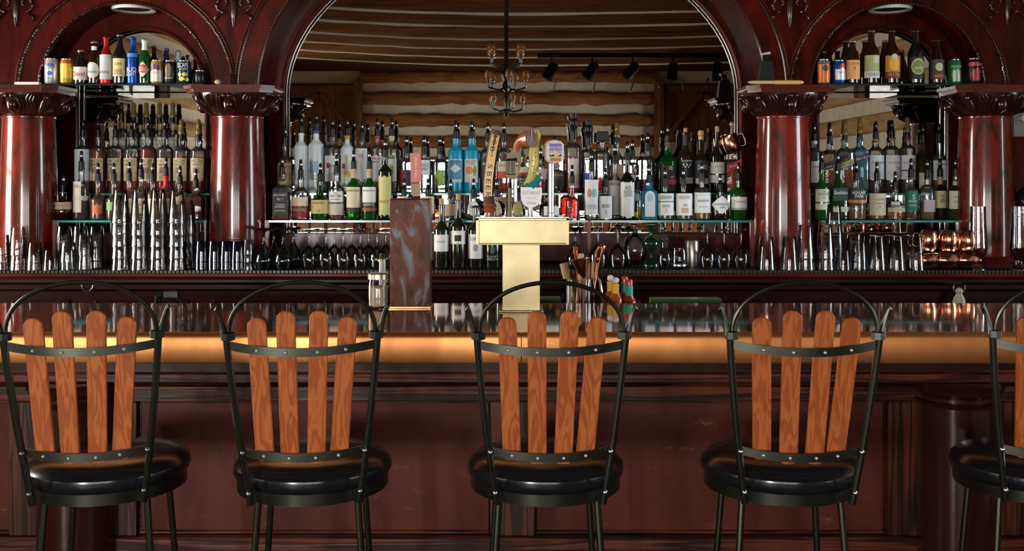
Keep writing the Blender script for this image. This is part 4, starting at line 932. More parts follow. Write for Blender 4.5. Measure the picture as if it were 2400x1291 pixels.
def bottle(label, c, w_, ytop, kind, mat, d, z, liq=None, lev=None, top='p', lab=(), tx=(), name='liquor_bottle', grp=None, neck=None, ring=None, cat='bottle', rz=0):
    R = L(w_ / 2, d) * 1.0; Ht = Z(ytop, d) - z
    th = {'p': .0855, 'a': .093, 'k': .028, 'c': .0, 'B': .10, 's': .045, 'w': .02, 'r': .05}[top]
    H = Ht - th
    t = thing(name, label, cat, (X(c, d), d, z), grp, rz)
    p, rn, sq = profile(kind, R, H)
    MB().lathe(p, 28 if not sq else 32, sq=sq).build('glass', mat, t, smooth=45)
    if liq:
        hl = min(max(Z(lev, d) - z, .03), H * .9) if lev else H * .6; q = []
        for (r, zz), (r2, z2) in zip(p[1:], p[2:] + [p[-1]]):
            if zz <= hl: q.append((r * .93, max(zz, .006)))
            if zz <= hl < z2: q.append((r * .93 + (r2 - r) * .93 * (hl - zz) / max(1e-6, z2 - zz), hl))
        q = [(.001, .006)] + q + [(.001, q[-1][1])]
        MB().lathe(q, 24 if not sq else 32, sq=sq).build('liquid', liq, t, smooth=45)
    if top in 'pa': o = put('pourer', POUR, t, (0, 0, H))
    if top == 'a': put('dust_cap', pa, o)
    if top == 'k': MB().lathe([(rn * .8, -.01), (rn * .85, .02), (rn * .8, .028)], 12, (0, 0, H)).build('cork', cork, t)
    if top == 'w': MB().lathe([(rn * .75, -.01), (rn * .75, .02)], 12, (0, 0, H)).build('cork', cork, t)
    if top == 's': MB().lathe([(rn * 1.0, 0), (rn * 1.0, .016), (rn * .8, .018), (rn * 1.15, .024), (rn * 1.1, .036), (rn * .9, .045)], 14, (0, 0, H)).build('wooden_stopper', P('stopper_wood', (.66, .42, .16), .4), t)
    if top == 'c': MB().lathe([(rn + .003, -.009), (rn + .004, -.006), (rn * .9, .0005), (.001, .001)], 18, (0, 0, H), flute=(18, .03)).build('crown_cap', neck_cap(ring), t)
    if top == 'B': MB().lathe([(.017, -.03), (.018, .0), (.0185, .03), (.021, .034), (.0235, .05), (.0225, .064), (.018, .068), (.016, .075), (.019, .09), (.020, .10), (.001, .10)], 20, (0, 0, H)).build('measured_pourer', blackp, t)
    if top == 'r': MB().bbox(-.028, .028, -.02, .02, .0, .05, .004).xf(Matrix.Translation((0, 0, H))).build('square_pourer', blackp, t)
    if neck: # (y0,y1,color)
        for y0, y1, cc in neck:
            za_, zb_ = sorted((Z(y0, d) - z, Z(y1, d) - z)); zb_ = min(zb_, H - .001)
            if zb_ > za_: MB().lathe([(rad_at(p, za_ + (zb_ - za_) * q / 12) + .0009, za_ + (zb_ - za_) * q / 12) for q in range(13)], 18).build('neck_band', col(cc), t)
    face = []
    for l_ in lab:
        y0, y1, cc = l_[:3]; hf = l_[3] if len(l_) > 3 else .88; shape = l_[4] if len(l_) > 4 else 'rect'; xo = L(l_[5], d) if len(l_) > 5 else 0
        za_, zb_ = Z(y1, d) - z, Z(y0, d) - z; nn = 14
        am = math.asin(min(.999, hf)) if hf < 1 else PI * .55
        rr = max(rad_at(p, (za_ + zb_) / 2), rad_at(p, za_)) + .0007 + .0004 * len(face)
        if shape != 'rect': rr = max(rr, R + .0007 + .0004 * len(face))
        m = MB(); A = []; B_ = []
        for k in range(nn + 1):
            s = -1 + 2 * k / nn; a = am * s
            lo_, hi_ = za_, zb_
            if shape == 'oval': q = math.sqrt(max(0, 1 - s * s)); mid = (za_ + zb_) / 2; lo_ = mid - (zb_ - za_) / 2 * q; hi_ = mid + (zb_ - za_) / 2 * q
            if shape == 'diamond': q = 1 - abs(s); mid = (za_ + zb_) / 2; lo_ = mid - (zb_ - za_) / 2 * q; hi_ = mid + (zb_ - za_) / 2 * q
            if shape == 'arch': hi_ = zb_ - (zb_ - za_) * .22 * (1 - math.sqrt(max(0, 1 - s * s)))
            if shape == 'slant': dz_ = (zb_ - za_) * 1.1 * s * .5; lo_ += dz_; hi_ += dz_
            if shape == 'wavy': hi_ += (zb_ - za_) * .02 * math.cos(9 * s); lo_ -= (zb_ - za_) * .02 * math.cos(9 * s)
            if sq: pa_, pb_ = (R * hf * s + xo, -rr, lo_), (R * hf * s + xo, -rr, hi_)
            else:
                a += xo / rr; r1, r2 = rr, rr
                pa_, pb_ = (r1 * math.sin(a), -r1 * math.cos(a), lo_), (r2 * math.sin(a), -r2 * math.cos(a), hi_)
            A.append(pa_); B_.append(pb_)
        m.strip(A, B_); face.append(m.build('label', col(cc), t, smooth=60))
    for e in tx:
        s, yc, hp, cc = e[:4]; wd = L(e[4], d) if len(e) > 4 and e[4] else None; rot = e[5] if len(e) > 5 else 0; xo = L(e[6], d) if len(e) > 6 else 0
        zc = Z(yc, d) - z; rr = max(rad_at(p, zc), R if face else 0) + .0030
        if sq: fn = (lambda rr, zc, xo: lambda u, v: (u + xo, -rr, zc + v))(rr, zc, xo)
        else: fn = (lambda rr, zc, xo: lambda u, v: (rr * math.sin((u + xo) / rr), -rr * math.cos((u + xo) / rr), zc + v))(rr, zc, xo)
        text(s, face[0] if face else t, L(hp, d), fn, cc, wd, rot=rot)
    return t
def neck_cap(c): return col(c or (.55, .5, .4), .3, .8)
def rad_at(p, z):
    for (r, a), (r2, b) in zip(p, p[1:]):
        if a <= z <= b: return r + (r2 - r) * (z - a) / max(1e-9, b - a)
    return p[-1][0] if z > p[-1][1] else p[3][0]
DF, DR = 4.86, 5.02      # depth of front and rear row
g1 = 'bottles on the lower shelf under the middle mirror'; g2 = 'bottles on the raised shelf under the middle mirror'
INK, RED, WT = (.03, .03, .035), (.5, .03, .03), (.85, .85, .84)
# --- middle, lower shelf, left of the taps
b = lambda *a, **k: bottle(*a, **{**dict(d=DF, z=ZL, grp=g1), **k})
b('square whiskey bottle with black label and white script, end of lower shelf', 661, 40, 366, 'jack', g_clear, liq=l_amber, lev=490, lab=[(450, 505, BK_, .90)], tx=[("JACK DANIEL'S", 457, 6, WT, 31), ('Tennessee', 478, 4, WT, 20), ('WHISKEY', 484, 5, WT, 24), ('No. 7', 466, 6, WT, 14), ('SOUR MASH', 493, 3, WT, 25)], neck=[(425, 408, BK_)])
b('bourbon bottle with torn cream label above a dark red band', 705, 41, 373, 'std', g_clear, liq=l_red, lev=478, lab=[(461, 482, CR, .9, 'wavy'), (483, 508, (.22, .03, .03), .9)], tx=[('BUFFALO TRACE', 491, 7, (.62, .52, .40), 34)])
b('wide green whiskey bottle with plain yellow label', 751, 44, 382, 'squat', g_dkgreen, lab=[(468, 500, (.66, .55, .24), .95)], tx=[('REDBREAST', 475, 5, (.2, .1, .03), 30), ('12', 493, 6, INK)])
b('clear whiskey bottle with white label over a brown picture band', 789, 36, 362, 'std', g_clear, liq=l_amber, lev=500, lab=[(448, 473, WH, .92), (473, 477, (.10, .14, .13), .92), (477, 503, (.62, .56, .50), .92, 'wavy')], tx=[('The', 452, 4, INK), ('WEST CORK', 459, 6, INK, 28), ('IRISH WHISKEY', 467, 3, INK, 22)])
b('green irish whiskey bottle with cream label and red crest', 829, 35, 352, 'std', g_green, lab=[(438, 486, CR, .92), (486, 497, (.04, .03, .01), .92)], tx=[('JAMESON', 447, 7, INK, 30)], neck=[(417, 396, (.58, .44, .28))])
b('green irish whiskey bottle with white label and black band', 866, 35, 352, 'std', g_green, lab=[(438, 474, WH, .92), (474, 485, BK_, .92), (486, 494, (.30, .10, .05), .92)], tx=[('JAMESON', 447, 6, INK, 30), ('CASKMATES', 479, 6, WT, 30)], neck=[(417, 396, (.58, .44, .28))])
b('black bottle with tall ornate yellow-green label beside the wooden box', 903, 33, 325, 'tall', g_black, lab=[(413, 504, (.62, .60, .22), .88, 'wavy')], tx=[('PIRATE', 472, 6, (.35, .12, .03), 24)])
for i, (lo_, dz_) in enumerate(()): pass
for c, yt, lb in ((947, 418, 'bottle showing only its pourer above the wooden box, by pink paddle'), (1003, 418, 'second bottle showing only its pourer above the wooden box')):
    b(lb, c, 34, yt, 'std', g_clear, liq=l_amber, lev=480, lab=[(460, 500, CR)])
b('round-shouldered liqueur bottle with copper label between wine bottles and box', 1056, 38, 420, 'squat', g_clear, liq=l_dark, lev=482, lab=[(478, 505, (.45, .30, .22), .8)])
b('round clear tequila bottle with white oval label above wine bottles', 1110, 42, 418, 'bulb', g_clear, liq=l_water, lev=470, lab=[(470, 505, WH, .6, 'oval')], tx=[('Don', 484, 6, INK)], ring=None)
b('dark brown round bottle with cream oval label behind branch handle', 1164, 38, 418, 'bulb', g_brown, lab=[(472, 506, (.62, .55, .38), .55, 'oval')], tx=[('Julio', 490, 4, (.25, .15, .05), 14)], neck=[(470, 440, (.40, .24, .22))])
b('dark bottle with yellow oval label behind the revolver handle', 1213, 38, 425, 'bulb', g_brown, lab=[(472, 506, (.60, .50, .22), .6, 'oval')], tx=[('Julio', 488, 4, (.25, .15, .05), 14)])
b('plain clear flask bottle behind the porter badge handle', 1292, 44, 420, 'squat', g_clear, liq=l_water, lev=488, lab=[(483, 508, WH, .8)])
# --- middle, lower shelf, right of the taps
b('faceted decanter-like bottle of bright red liqueur beside the tap tower', 1341, 33, 386, 'squat', g_clear, liq=l_red, lev=447, lab=[])
b('clear tequila bottle with white label and coloured heart', 1386, 33, 355, 'std', g_clear, liq=l_water, lev=480, lab=[(421, 503, WH, .93), (442, 462, (.62, .28, .20), .34, 'oval', -6), (442, 462, (.25, .55, .55), .34, 'oval', 6)], tx=[('SIEMPRE', 484, 11, (.45, .45, .45), 27)])
b('small clear mezcal bottle with white label numbered one', 1419, 32, 393, 'std', g_clear, liq=l_water, lev=470, lab=[(459, 512, WH, .9)], tx=[('BRUXO', 482, 9, INK, 20), ('1', 496, 8, INK)])
bottle('tall clear mezcal bottle behind the small numbered one', 1441, 32, 338, 'std', g_clear, 4.925, ZL, grp=g1, lab=[(423, 503, (.68, .68, .64), .93)], tx=[('MEZCAL', 431, 7, INK, 26)], liq=l_water, lev=440)
b('slim black bottle with long white label and hexagon mark', 1470, 34, 332, 'std', g_black, lab=[(427, 506, WH, .93), (497, 511, WH, .45, 'oval')], tx=[('AGAVE DE', 449, 7, INK, 22), ('CORTES', 457, 7, INK, 22), ('AO', 440, 9, INK, 16)])
bottle('slim bottle with red cap and golden liquid behind blue gin', 1494, 20, 400, 'std', g_clear, 4.925, ZL, grp=g1, liq=l_gold, lev=485, lab=[(455, 470, WH, .9)], neck=[(440, 425, RED)])
b('bright blue square gin bottle with white arched label', 1521, 38, 385, 'sqtall', g_cyan, lab=[(447, 507, (.80, .85, .90), .62, 'arch'), (453, 472, (.50, .62, .75), .36, 'oval')])
b('clear gin bottle with bee-stripe label and brown lines, left of its twin', 1559, 42, 393, 'dome', g_clear, liq=l_water, lev=470, lab=[(453, 504, WH, .88), (471, 473, (.16, .04, .03), .9)], tx=[('BEEHIVE', 462, 8, INK, 28), ('RESERVE', 482, 5, INK, 18), ('1', 492, 9, (.45, .25, .12))])
b('clear gin bottle with plain grey label, right of its striped twin', 1602, 42, 393, 'dome', g_clear, liq=l_water, lev=470, lab=[(453, 504, WH, .88), (486, 498, (.62, .45, .34), .4)], tx=[('BEEHIVE', 462, 8, (.38, .20, .12), 28), ('GIN', 480, 5, INK, 10)])
b('clear bottle with framed white label and golden gin below it', 1645, 41, 380, 'dome', g_clear, liq=l_gold, lev=480, lab=[(451, 498, WH, .9), (456, 457, (.5, .5, .48), .8)], tx=[('RANSOM', 470, 6, INK, 28), ('OLD TOM GIN', 484, 3, INK, 24)])
b('squat black apothecary gin bottle with white diamond label', 1688, 43, 407, 'squat', g_black, lab=[(458, 501, WH, .97, 'diamond')], tx=[("HENDRICK'S", 478, 5, INK, 34), ('GIN', 485, 4, INK, 12)])
b('bright green gin bottle with white label at the shelf end', 1731, 39, 380, 'dome', g_green, lab=[(457, 460, BK_, .93), (461, 487, WH, .92), (488, 491, (.55, .6, .58), .92)], tx=[('Tanqueray', 472, 7, (.10, .18, .15), 30)])
# --- middle, raised shelf
b = lambda *a, **k: bottle(*a, **{**dict(d=DR, z=ZU, grp=g2), **k})
b('vodka bottle with tan handmade-looking label at the mirror edge', 668, 36, 297, 'std', g_clear, lab=[(382, 437, (.42, .28, .16), .93), (400, 416, (.22, .12, .06), .4, 'oval')], tx=[("Tito's", 390, 9, (.12, .06, .03), 26)])
b('frosted white vodka bottle without label, second from the mirror edge', 706, 33, 270, 'tall', frost)
b('frosted vodka bottle with blue mountain picture and blue neck ring', 741, 36, 265, 'tall', frost, lab=[(378, 405, (.35, .55, .75), .6, 'wavy', -4)], tx=[('GREY', 411, 6, INK, 14), ('GOOSE', 419, 5, INK, 14)], neck=[(334, 315, WH), (313, 305, (.02, .12, .35))])
b('clear vodka bottle with small red emblem, beside the lemon one', 779, 36, 277, 'tall', g_clear, liq=l_water, lev=360, lab=[(365, 425, (.70, .72, .74), .9), (382, 394, RED, .22, 'rect', -8)], tx=[('Ketel One', 388, 5, INK, 20)])
b('clear vodka bottle with gold neck ring and lemon picture', 814, 31, 276, 'tall', frost, lab=[(362, 425, (.76, .77, .72), .9), (402, 416, (.85, .62, .04), .5, 'oval', 3), (384, 395, (.35, .06, .04), .22, 'rect', -7)], neck=[(327, 317, (.55, .36, .04))])
b('slim clear vodka bottle with faint red script', 848, 32, 285, 'tall', g_clear, liq=l_water, lev=350, lab=[(348, 420, (.74, .76, .78), .85)], tx=[('vs', 366, 9, RED, 10)])
b('clear vodka bottle with red lettered band and red neck ring', 884, 30, 277, 'tall', g_clear, liq=l_water, lev=360, lab=[(366, 378, WH, .93), (380, 425, (.66, .68, .70), .85)], tx=[('SMIRNOFF', 372, 8, RED, 24)], neck=[(324, 314, (.55, .05, .08))])
b('clear vodka bottle with pale green neck and flower picture', 918, 33, 277, 'tall', g_clear, liq=l_water, lev=360, lab=[(372, 425, (.66, .70, .60), .75), (385, 412, (.40, .42, .10), .4, 'oval')], neck=[(330, 314, (.55, .55, .30))])
b('clear flavoured vodka bottle with black and red label behind pink paddle', 953, 32, 318, 'tall', g_clear, lab=[(398, 436, (.35, .03, .05), .9), (398, 436, (.02, .02, .06), .4, 'rect', 4)], liq=l_water, lev=360)
b('clear vodka bottle with blue-black capitals right of pink paddle', 994, 34, 318, 'tall', g_clear, liq=l_water, lev=365, lab=[(375, 410, (.72, .75, .78), .85)], tx=[('ABSOLUT', 387, 7, (.04, .07, .2), 26), ('VODKA', 396, 6, (.04, .07, .2), 20)])
b('clear vodka bottle with green lime picture', 1031, 36, 318, 'tall', g_clear, liq=l_water, lev=370, lab=[(398, 436, (.34, .50, .06), .62, 'oval')], tx=[('ABSOLUT', 388, 5, (.04, .07, .2), 24)])
b('turquoise vodka bottle with snowy mountain label', 1068, 36, 283, 'tall', g_blue, lab=[(373, 427, (.72, .78, .82), .86), (376, 420, (.10, .28, .48), .78), (385, 405, (.66, .78, .86), .7, 'diamond')], tx=[('HIGH WEST', 377, 5, (.03, .1, .25), 24)])
b('turquoise vodka bottle with orange peach label', 1105, 36, 283, 'tall', g_blue, lab=[(373, 427, (.72, .70, .64), .86), (390, 408, (.80, .25, .06), .5, 'oval', -5), (385, 415, (.20, .34, .06), .3, 'diamond', 9)], tx=[('HIGH WEST', 378, 5, RED, 26), ('7000', 384, 5, RED, 14)])
b('clear bottle with square black label behind the branch handle', 1143, 37, 287, 'tall', g_clear, liq=l_water, lev=370, lab=[(371, 420, BK_, .9)], tx=[('BREWERS', 384, 6, WT, 24)])
b('clear rum bottle with green-grey and red label between branch and revolver', 1181, 36, 287, 'tall', g_clear, liq=l_red, lev=428, lab=[(378, 402, (.55, .55, .38), .92), (402, 418, (.60, .05, .04), .92)], tx=[('PLANTATION', 388, 5, (.2, .2, .12), 28)])
b('dark rum bottle with cream and red label behind the revolver handle', 1221, 36, 320, 'std', g_clear, liq=l_dark, lev=395, lab=[(390, 404, CR, .9), (404, 410, RED, .9), (411, 440, (.05, .03, .03), .92)], tx=[('ANTELOPE', 420, 5, WT, 28), ('ISLAND', 427, 5, WT, 20), ('RUM', 434, 5, WT, 14)])
b('clear bottle with pink label behind the fish handle', 1267, 34, 345, 'std', g_clear, liq=l_red, lev=425, lab=[(395, 420, (.62, .50, .46), .85)])
b('squat round rum bottle with black embossed label behind porter handle', 1305, 40, 372, 'dome', g_clear, liq=l_dark, lev=425, lab=[(402, 438, (.03, .032, .028), .92)], tx=[('CAPTAIN', 410, 5, (.55, .5, .35), 28)], top='k')
b('tall bottle of red aperitif with large grey measured pourer', 1344, 40, 266, 'tall', g_clear, liq=l_red, lev=367, lab=[(372, 440, (.66, .56, .54), .55)], top='B')
b('tall bottle with blue label and large black measured pourer', 1379, 30, 281, 'tall', g_clear, liq=l_water, lev=370, lab=[(405, 440, (.04, .08, .38), .9)], top='B')
b('clear bottle with square black pourer behind heart-label tequila', 1412, 34, 308, 'tall', g_clear, liq=l_red, lev=415, top='r')
b('broad dome-shouldered tequila bottle with amber capped pourer', 1446, 32, 286, 'std', g_clear, liq=l_gold, lev=395, lab=[(385, 425, (.35, .24, .16), .85)], top='a')
b('clear bottle showing its neck behind the hexagon-mark bottle', 1482, 32, 327, 'tall', g_clear, liq=l_red, lev=405, lab=[(410, 440, (.62, .60, .58), .8)])
b('clear bottle standing where the mirror glares, behind blue gin', 1518, 32, 311, 'tall', g_clear, liq=l_dark, lev=420, lab=[(425, 445, (.12, .05, .10), .9)])
b('frosted green cognac bottle with black lower label and red tag', 1566, 42, 293, 'std', g_green, lab=[(388, 447, BK_, .97), (420, 432, RED, .5, 'rect', 8), (389, 399, (.42, .36, .22), .22, 'oval', 3)], tx=[('REMY', 415, 4, (.6, .5, .3), 12, 0, 8)], neck=[(345, 318, (.16, .10, .11))])
b('dark port bottle with three white diamonds, beside cognac', 1607, 36, 300, 'wine', g_olive, top='w', lab=[(375, 428, (.02, .024, .035), .95), (416, 430, (.62, .60, .55), .8)], tx=[('SIX GRAPES', 377, 4, WT, 26), ('♦ ♦ ♦', 386, 6, WT, 20), ('♦ ♦', 391, 5, WT, 12)], neck=[(341, 316, (.02, .02, .02))])
b('dark port bottle with turned wooden stopper', 1643, 36, 306, 'wine', g_olive, top='s', lab=[(376, 420, (.02, .024, .035), .95), (418, 430, (.62, .60, .55), .8)], tx=[("WARRE'S", 389, 5, WT, 24), ('WARRIOR', 395, 5, WT, 24)])
b('dark port bottle with white label and black line', 1681, 34, 296, 'wine', g_black, top='k', lab=[(380, 407, (.72, .71, .66), .95), (410, 428, (.70, .69, .64), .95)], tx=[("GRAHAM'S", 390, 4, (.3, .25, .2), 22)])
b('square scotch bottle with slanted red label under the tilted copper mug', 1717, 37, 345, 'sqtall', g_clear, liq=l_amber, lev=374, top='k', lab=[(380, 396, (.48, .03, .05), .95, 'slant')], tx=[('Red Label', 388, 5, (.8, .7, .5), 24, .25)])
# --- wine bottles on the counter
gw = 'wine bottles standing on the counter'; dw = 4.66
w_b = lambda *a, **k: bottle(*a, **{**dict(d=dw, z=ZC, name='wine_bottle', grp=gw), **k})
w_b('dark wine bottle with white label and scallop mark beside the box', 1035, 37, 465, 'wine', g_wine, top='k', lab=[(549, 588, WH, .9)], tx=[('SUITCASE', 565, 3, INK, 22)])
w_b('dark wine bottle with white label and black square', 1074, 37, 454, 'wine', g_wine, top='k', lab=[(540, 571, WH, .9), (550, 564, BK_, .42, 'rect', 0)])
w_b('dark wine bottle with long white label, half behind the brass tower', 1115, 36, 482, 'wine', g_wine, top='c', ring=(.03, .03, .02), lab=[(548, 605, WH, .93), (571, 588, (.35, .36, .38), .3, 'oval')], tx=[('COPPER', 559, 7, INK, 26)])
w_b('dark wine bottle with black label and blue globe behind the tower', 1155, 38, 480, 'wine', g_wine, top='c', ring=(.03, .03, .02), lab=[(578, 593, (.05, .14, .20), .3, 'oval')], tx=[('PLANET', 600, 5, (.55, .55, .52), 28), ('OREGON', 606, 5, (.55, .55, .52), 28)])
# --- left arch: matching rye bottles and the lower row
g3 = 'matching whiskey bottles with cream labels in the arch'; g4 = 'bottles on the lower shelf of the arch behind pint glasses'
d2 = 4.975
bottle('clear bottle with pale blue print, first of the raised row in the arch', 195, 38, 279, 'tall', g_clear, d2, ZU, grp=g3, lab=[(350, 440, (.62, .68, .74), .9)], liq=l_water, lev=352)
for i, (c, lq, lev) in enumerate(((230, l_amber, 353), (271, l_amber, 415), (309, l_red, 367), (348, l_red, 346), (387, l_red, 425), (425, l_red, 366), (465, l_red, 425))):
    bottle('matching whiskey bottle with cream label, %s of seven counted from the pale blue bottle' % ('first second third fourth fifth sixth seventh'.split()[i]), c, 37, 279, 'tall', g_clear, d2, ZU, grp=g3, liq=lq, lev=lev,
           top='p' if i < 5 else 'a', lab=[(371, 424, (.66, .58, .36), .82), (392, 406, (.36, .22, .16), .4)], tx=[('HIGH', 377, 8, (.10, .06, .04), 26), ('WEST', 386, 7, (.10, .06, .04), 24)])
for i, c in enumerate((285, 313, 343, 374, 405)):
    bottle('clear bottle on the topmost step at the mirror, %s of five from the arch edge' % ('first second third fourth fifth'.split()[i]), c, 29, 240, 'tall', g_clear, 5.073, Z3, grp='bottles on the topmost step', top='pa'[i > 0], lab=[(322, 355, (.68, .66, .58), .8)], tx=[('HIGH', 330, 6, INK, 20), ('WEST', 338, 6, INK, 20)])
b = lambda *a, **k: bottle(*a, **{**dict(d=4.855, z=ZL, grp=g4), **k})
b('round squat bourbon bottle with torn paper band at the shelf end', 148, 47, 408, 'bulb', g_brown, lab=[(473, 490, (.55, .44, .27), .96, 'wavy')], tx=[('single barrel', 481, 3, (.25, .15, .08), 34)], neck=[(452, 436, (.55, .48, .38))])
b('bourbon bottle wrapped in a long white paper bib', 191, 37, 353, 'std', g_clear, liq=l_dark, lev=437, lab=[(425, 497, (.66, .62, .55), .6, 'rect', -6), (459, 469, (.60, .54, .46), .95)], tx=[('BASIL', 434, 4, (.3, .2, .15), 14, 0, -6), ('HAYDEN', 438, 4, (.3, .2, .15), 16, 0, -6)])
b('amber bourbon bottle with small orange label', 230, 35, 381, 'squat', g_clear, liq=l_amber, lev=436, lab=[(480, 500, (.60, .13, .04), .6, 'rect', 4)], neck=[(420, 405, (.45, .42, .40))])
b('dark rye bottle with small green label behind the stacked glasses', 267, 35, 381, 'squat', g_clear, liq=l_dark, lev=440, lab=[(473, 492, (.14, .36, .10), .7)])
for c, yt, lb, lq in ((303, 379, 'bottle with dark pourer behind the first pint stack', l_amber), (331, 371, 'bottle with tall dark pourer behind the middle pint stacks', l_dark), (358, 382, 'bottle with silver neck behind the middle pint stacks', l_amber)):
    b(lb, c, 26, yt, 'std', g_clear, liq=lq, lev=450, lab=[(465, 500, CR, .8)])
b('bourbon bottle with red wax neck behind the pint stacks', 389, 30, 368, 'std', g_clear, liq=l_amber, lev=450, neck=[(440, 398, (.52, .01, .02))], lab=[(465, 500, CR, .85)])
b('clear whiskey bottle with slanted paper label behind the pint stacks', 422, 34, 388, 'std', g_clear, liq=l_amber, lev=470, lab=[(460, 478, (.60, .50, .38), .9, 'slant')])
b('cut-glass decanter of deep red liquor at the arch edge', 459, 40, 395, 'jack', g_clear, liq=l_red, lev=452)
# --- right arch
g5 = 'scotch bottles on the raised shelf of the arch'; g6 = 'scotch bottles on the lower shelf of the arch'
b = lambda *a, **k: bottle(*a, **{**dict(d=5.0, z=ZU, grp=g5), **k})
b('scotch bottle with big plain white label at the arch edge', 1908, 33, 288, 'tall', g_clear, liq=l_dark, lev=425, lab=[(378, 428, (.68, .68, .62), .95)], neck=[(338, 322, (.60, .58, .50))], tx=[('OBAN', 391, 5, INK, 22)])
b('square scotch bottle with slanted black label', 1945, 33, 293, 'sqtall', g_clear, liq=l_amber, lev=400, lab=[(384, 394, BK_, .98, 'slant')], tx=[('BLACK LABEL', 389, 4, (.6, .55, .4), 28, .26)])
b('square scotch bottle with slanted gold label and amber capped pourer', 1980, 33, 281, 'sqtall', g_clear, liq=l_amber, lev=398, top='a', lab=[(378, 390, (.42, .34, .14), .98, 'slant')], tx=[('GOLD LABEL', 384, 4, (.15, .1, .03), 28, .26)])
b('pale blue square scotch bottle with slanted navy label', 2015, 34, 277, 'sqtall', g_ltblue, liq=l_gold, lev=420, top='a', lab=[(363, 377, (.03, .03, .10), .98, 'slant')], tx=[('Blue Label', 370, 6, (.6, .55, .42), 28, .26)])
for c, yt, tp, lb, ex in ((2053, 284, 'p', 'scotch bottle with pale label, beside the pale blue bottle', []), (2091, 281, 'p', 'scotch bottle with pale label marked 18', [('18', 394, 8, INK, 8, 0, 8)]), (2127, 274, 'a', 'scotch bottle with pale label, dark red line and amber cap', [])):
    b(lb, c, 36, yt, 'std' if 0 else 'tall', g_clear, liq=l_dark, lev=422, top=tp, lab=[(364, 420, (.70, .74, .80), .93)] + ([(398, 401, (.25, .03, .06), .94)] if tp == 'a' else []), tx=[('MACALLAN', 381, 6, (.25, .2, .2), 30)] + ex, neck=[(330, 324, (.35, .16, .03) if tp == 'p' else (.2, .02, .04))])
b('brown whisky bottle behind the pink-label one', 2164, 34, 292, 'std', g_olive, lab=[(405, 440, (.55, .52, .40), .8)])
b('tapered clear whisky bottle with pale label marked 10', 2201, 34, 289, 'std', g_clear, liq=l_amber, lev=425, lab=[(376, 422, (.66, .70, .72), .93)], tx=[('TALISKER', 385, 5, INK, 26), ('10', 411, 6, INK, 9, 0, -4)])
b = lambda *a, **k: bottle(*a, **{**dict(d=4.86, z=ZL, grp=g6), **k})
b('green scotch bottle with two pale labels at the arch edge', 1926, 35, 355, 'std', g_green, lab=[(443, 473, (.62, .64, .50), .93), (476, 491, (.62, .64, .50), .93)], tx=[('THE', 448, 4, INK), ('GLENLIVET', 454, 6, INK, 28), ('12', 462, 6, INK)])
b('dark green triangular scotch bottle with white lettering', 1964, 38, 357, 'cone', g_dkgreen, lab=[(440, 470, (.01, .045, .04), .9), (484, 496, (.58, .62, .50), .93)], tx=[('Glenfiddich', 451, 8, WT, 31)])
b('squat scotch bottle with black label and orange stripe', 2007, 44, 379, 'squat', g_clear, liq=l_amber, lev=494, lab=[(443, 467, (.02, .024, .035), .95), (468, 475, (.62, .22, .03), .95)], tx=[('HIGHLAND', 451, 7, WT, 34), ('PARK', 459, 7, WT, 20), ('12', 472, 5, INK)])
b('scotch bottle with large cream label in the arch', 2055, 40, 379, 'bowl', g_clear, liq=l_amber, lev=455, lab=[(453, 504, (.64, .56, .42), .95)], tx=[('THE BALVENIE', 467, 5, (.25, .15, .08), 30), ('DOUBLEWOOD', 476, 3, (.25, .15, .08), 24), ('12', 484, 5, INK)])
b('round squat whisky bottle with small cream label and black strip', 2098, 44, 401, 'bowl', g_clear, liq=l_amber, lev=498, lab=[(481, 485, BK_, .95), (486, 496, (.55, .50, .36), .9), (472, 480, (.62, .64, .66), .5, 'rect', -6)], tx=[('THE GLENROTHES', 483, 3, WT, 34)])
b('whisky bottle with teal green label and white emblem', 2135, 31, 371, 'std', g_clear, liq=l_amber, lev=498, lab=[(447, 495, (.01, .16, .11), .97)], tx=[('S', 461, 11, WT), ('SPRINGBANK', 471, 4, WT, 24), ('SINGLE MALT', 481, 3, WT, 20)])
b('clear whisky bottle with pinkish label and golden whisky', 2173, 36, 372, 'dome', g_clear, liq=l_gold, lev=484, lab=[(468, 496, (.60, .46, .56), .8, 'rect', 3)])
bottle('japanese whisky bottle with cream label half behind pink-label bottle', 2203, 30, 371, 'std', g_brown, 4.925, ZL, grp=g6, lab=[(447, 487, (.62, .55, .32), .95)], tx=[('山', 458, 9, INK), ('崎', 470, 10, INK)], neck=[(432, 412, (.40, .30, .14))])
b('green japanese whisky bottle with cream label and large brush characters', 2240, 37, 370, 'std', g_dkgreen, lab=[(447, 489, (.62, .60, .42), .95)], tx=[('白', 457, 10, INK, 9, 0, 8), ('州', 474, 12, INK, 11, 0, 8), ('12', 472, 5, INK, 6, 0, -8), ('HAKUSHU', 461, 3, INK, 14, 0, -7)], neck=[(434, 425, (.5, .5, .4))])
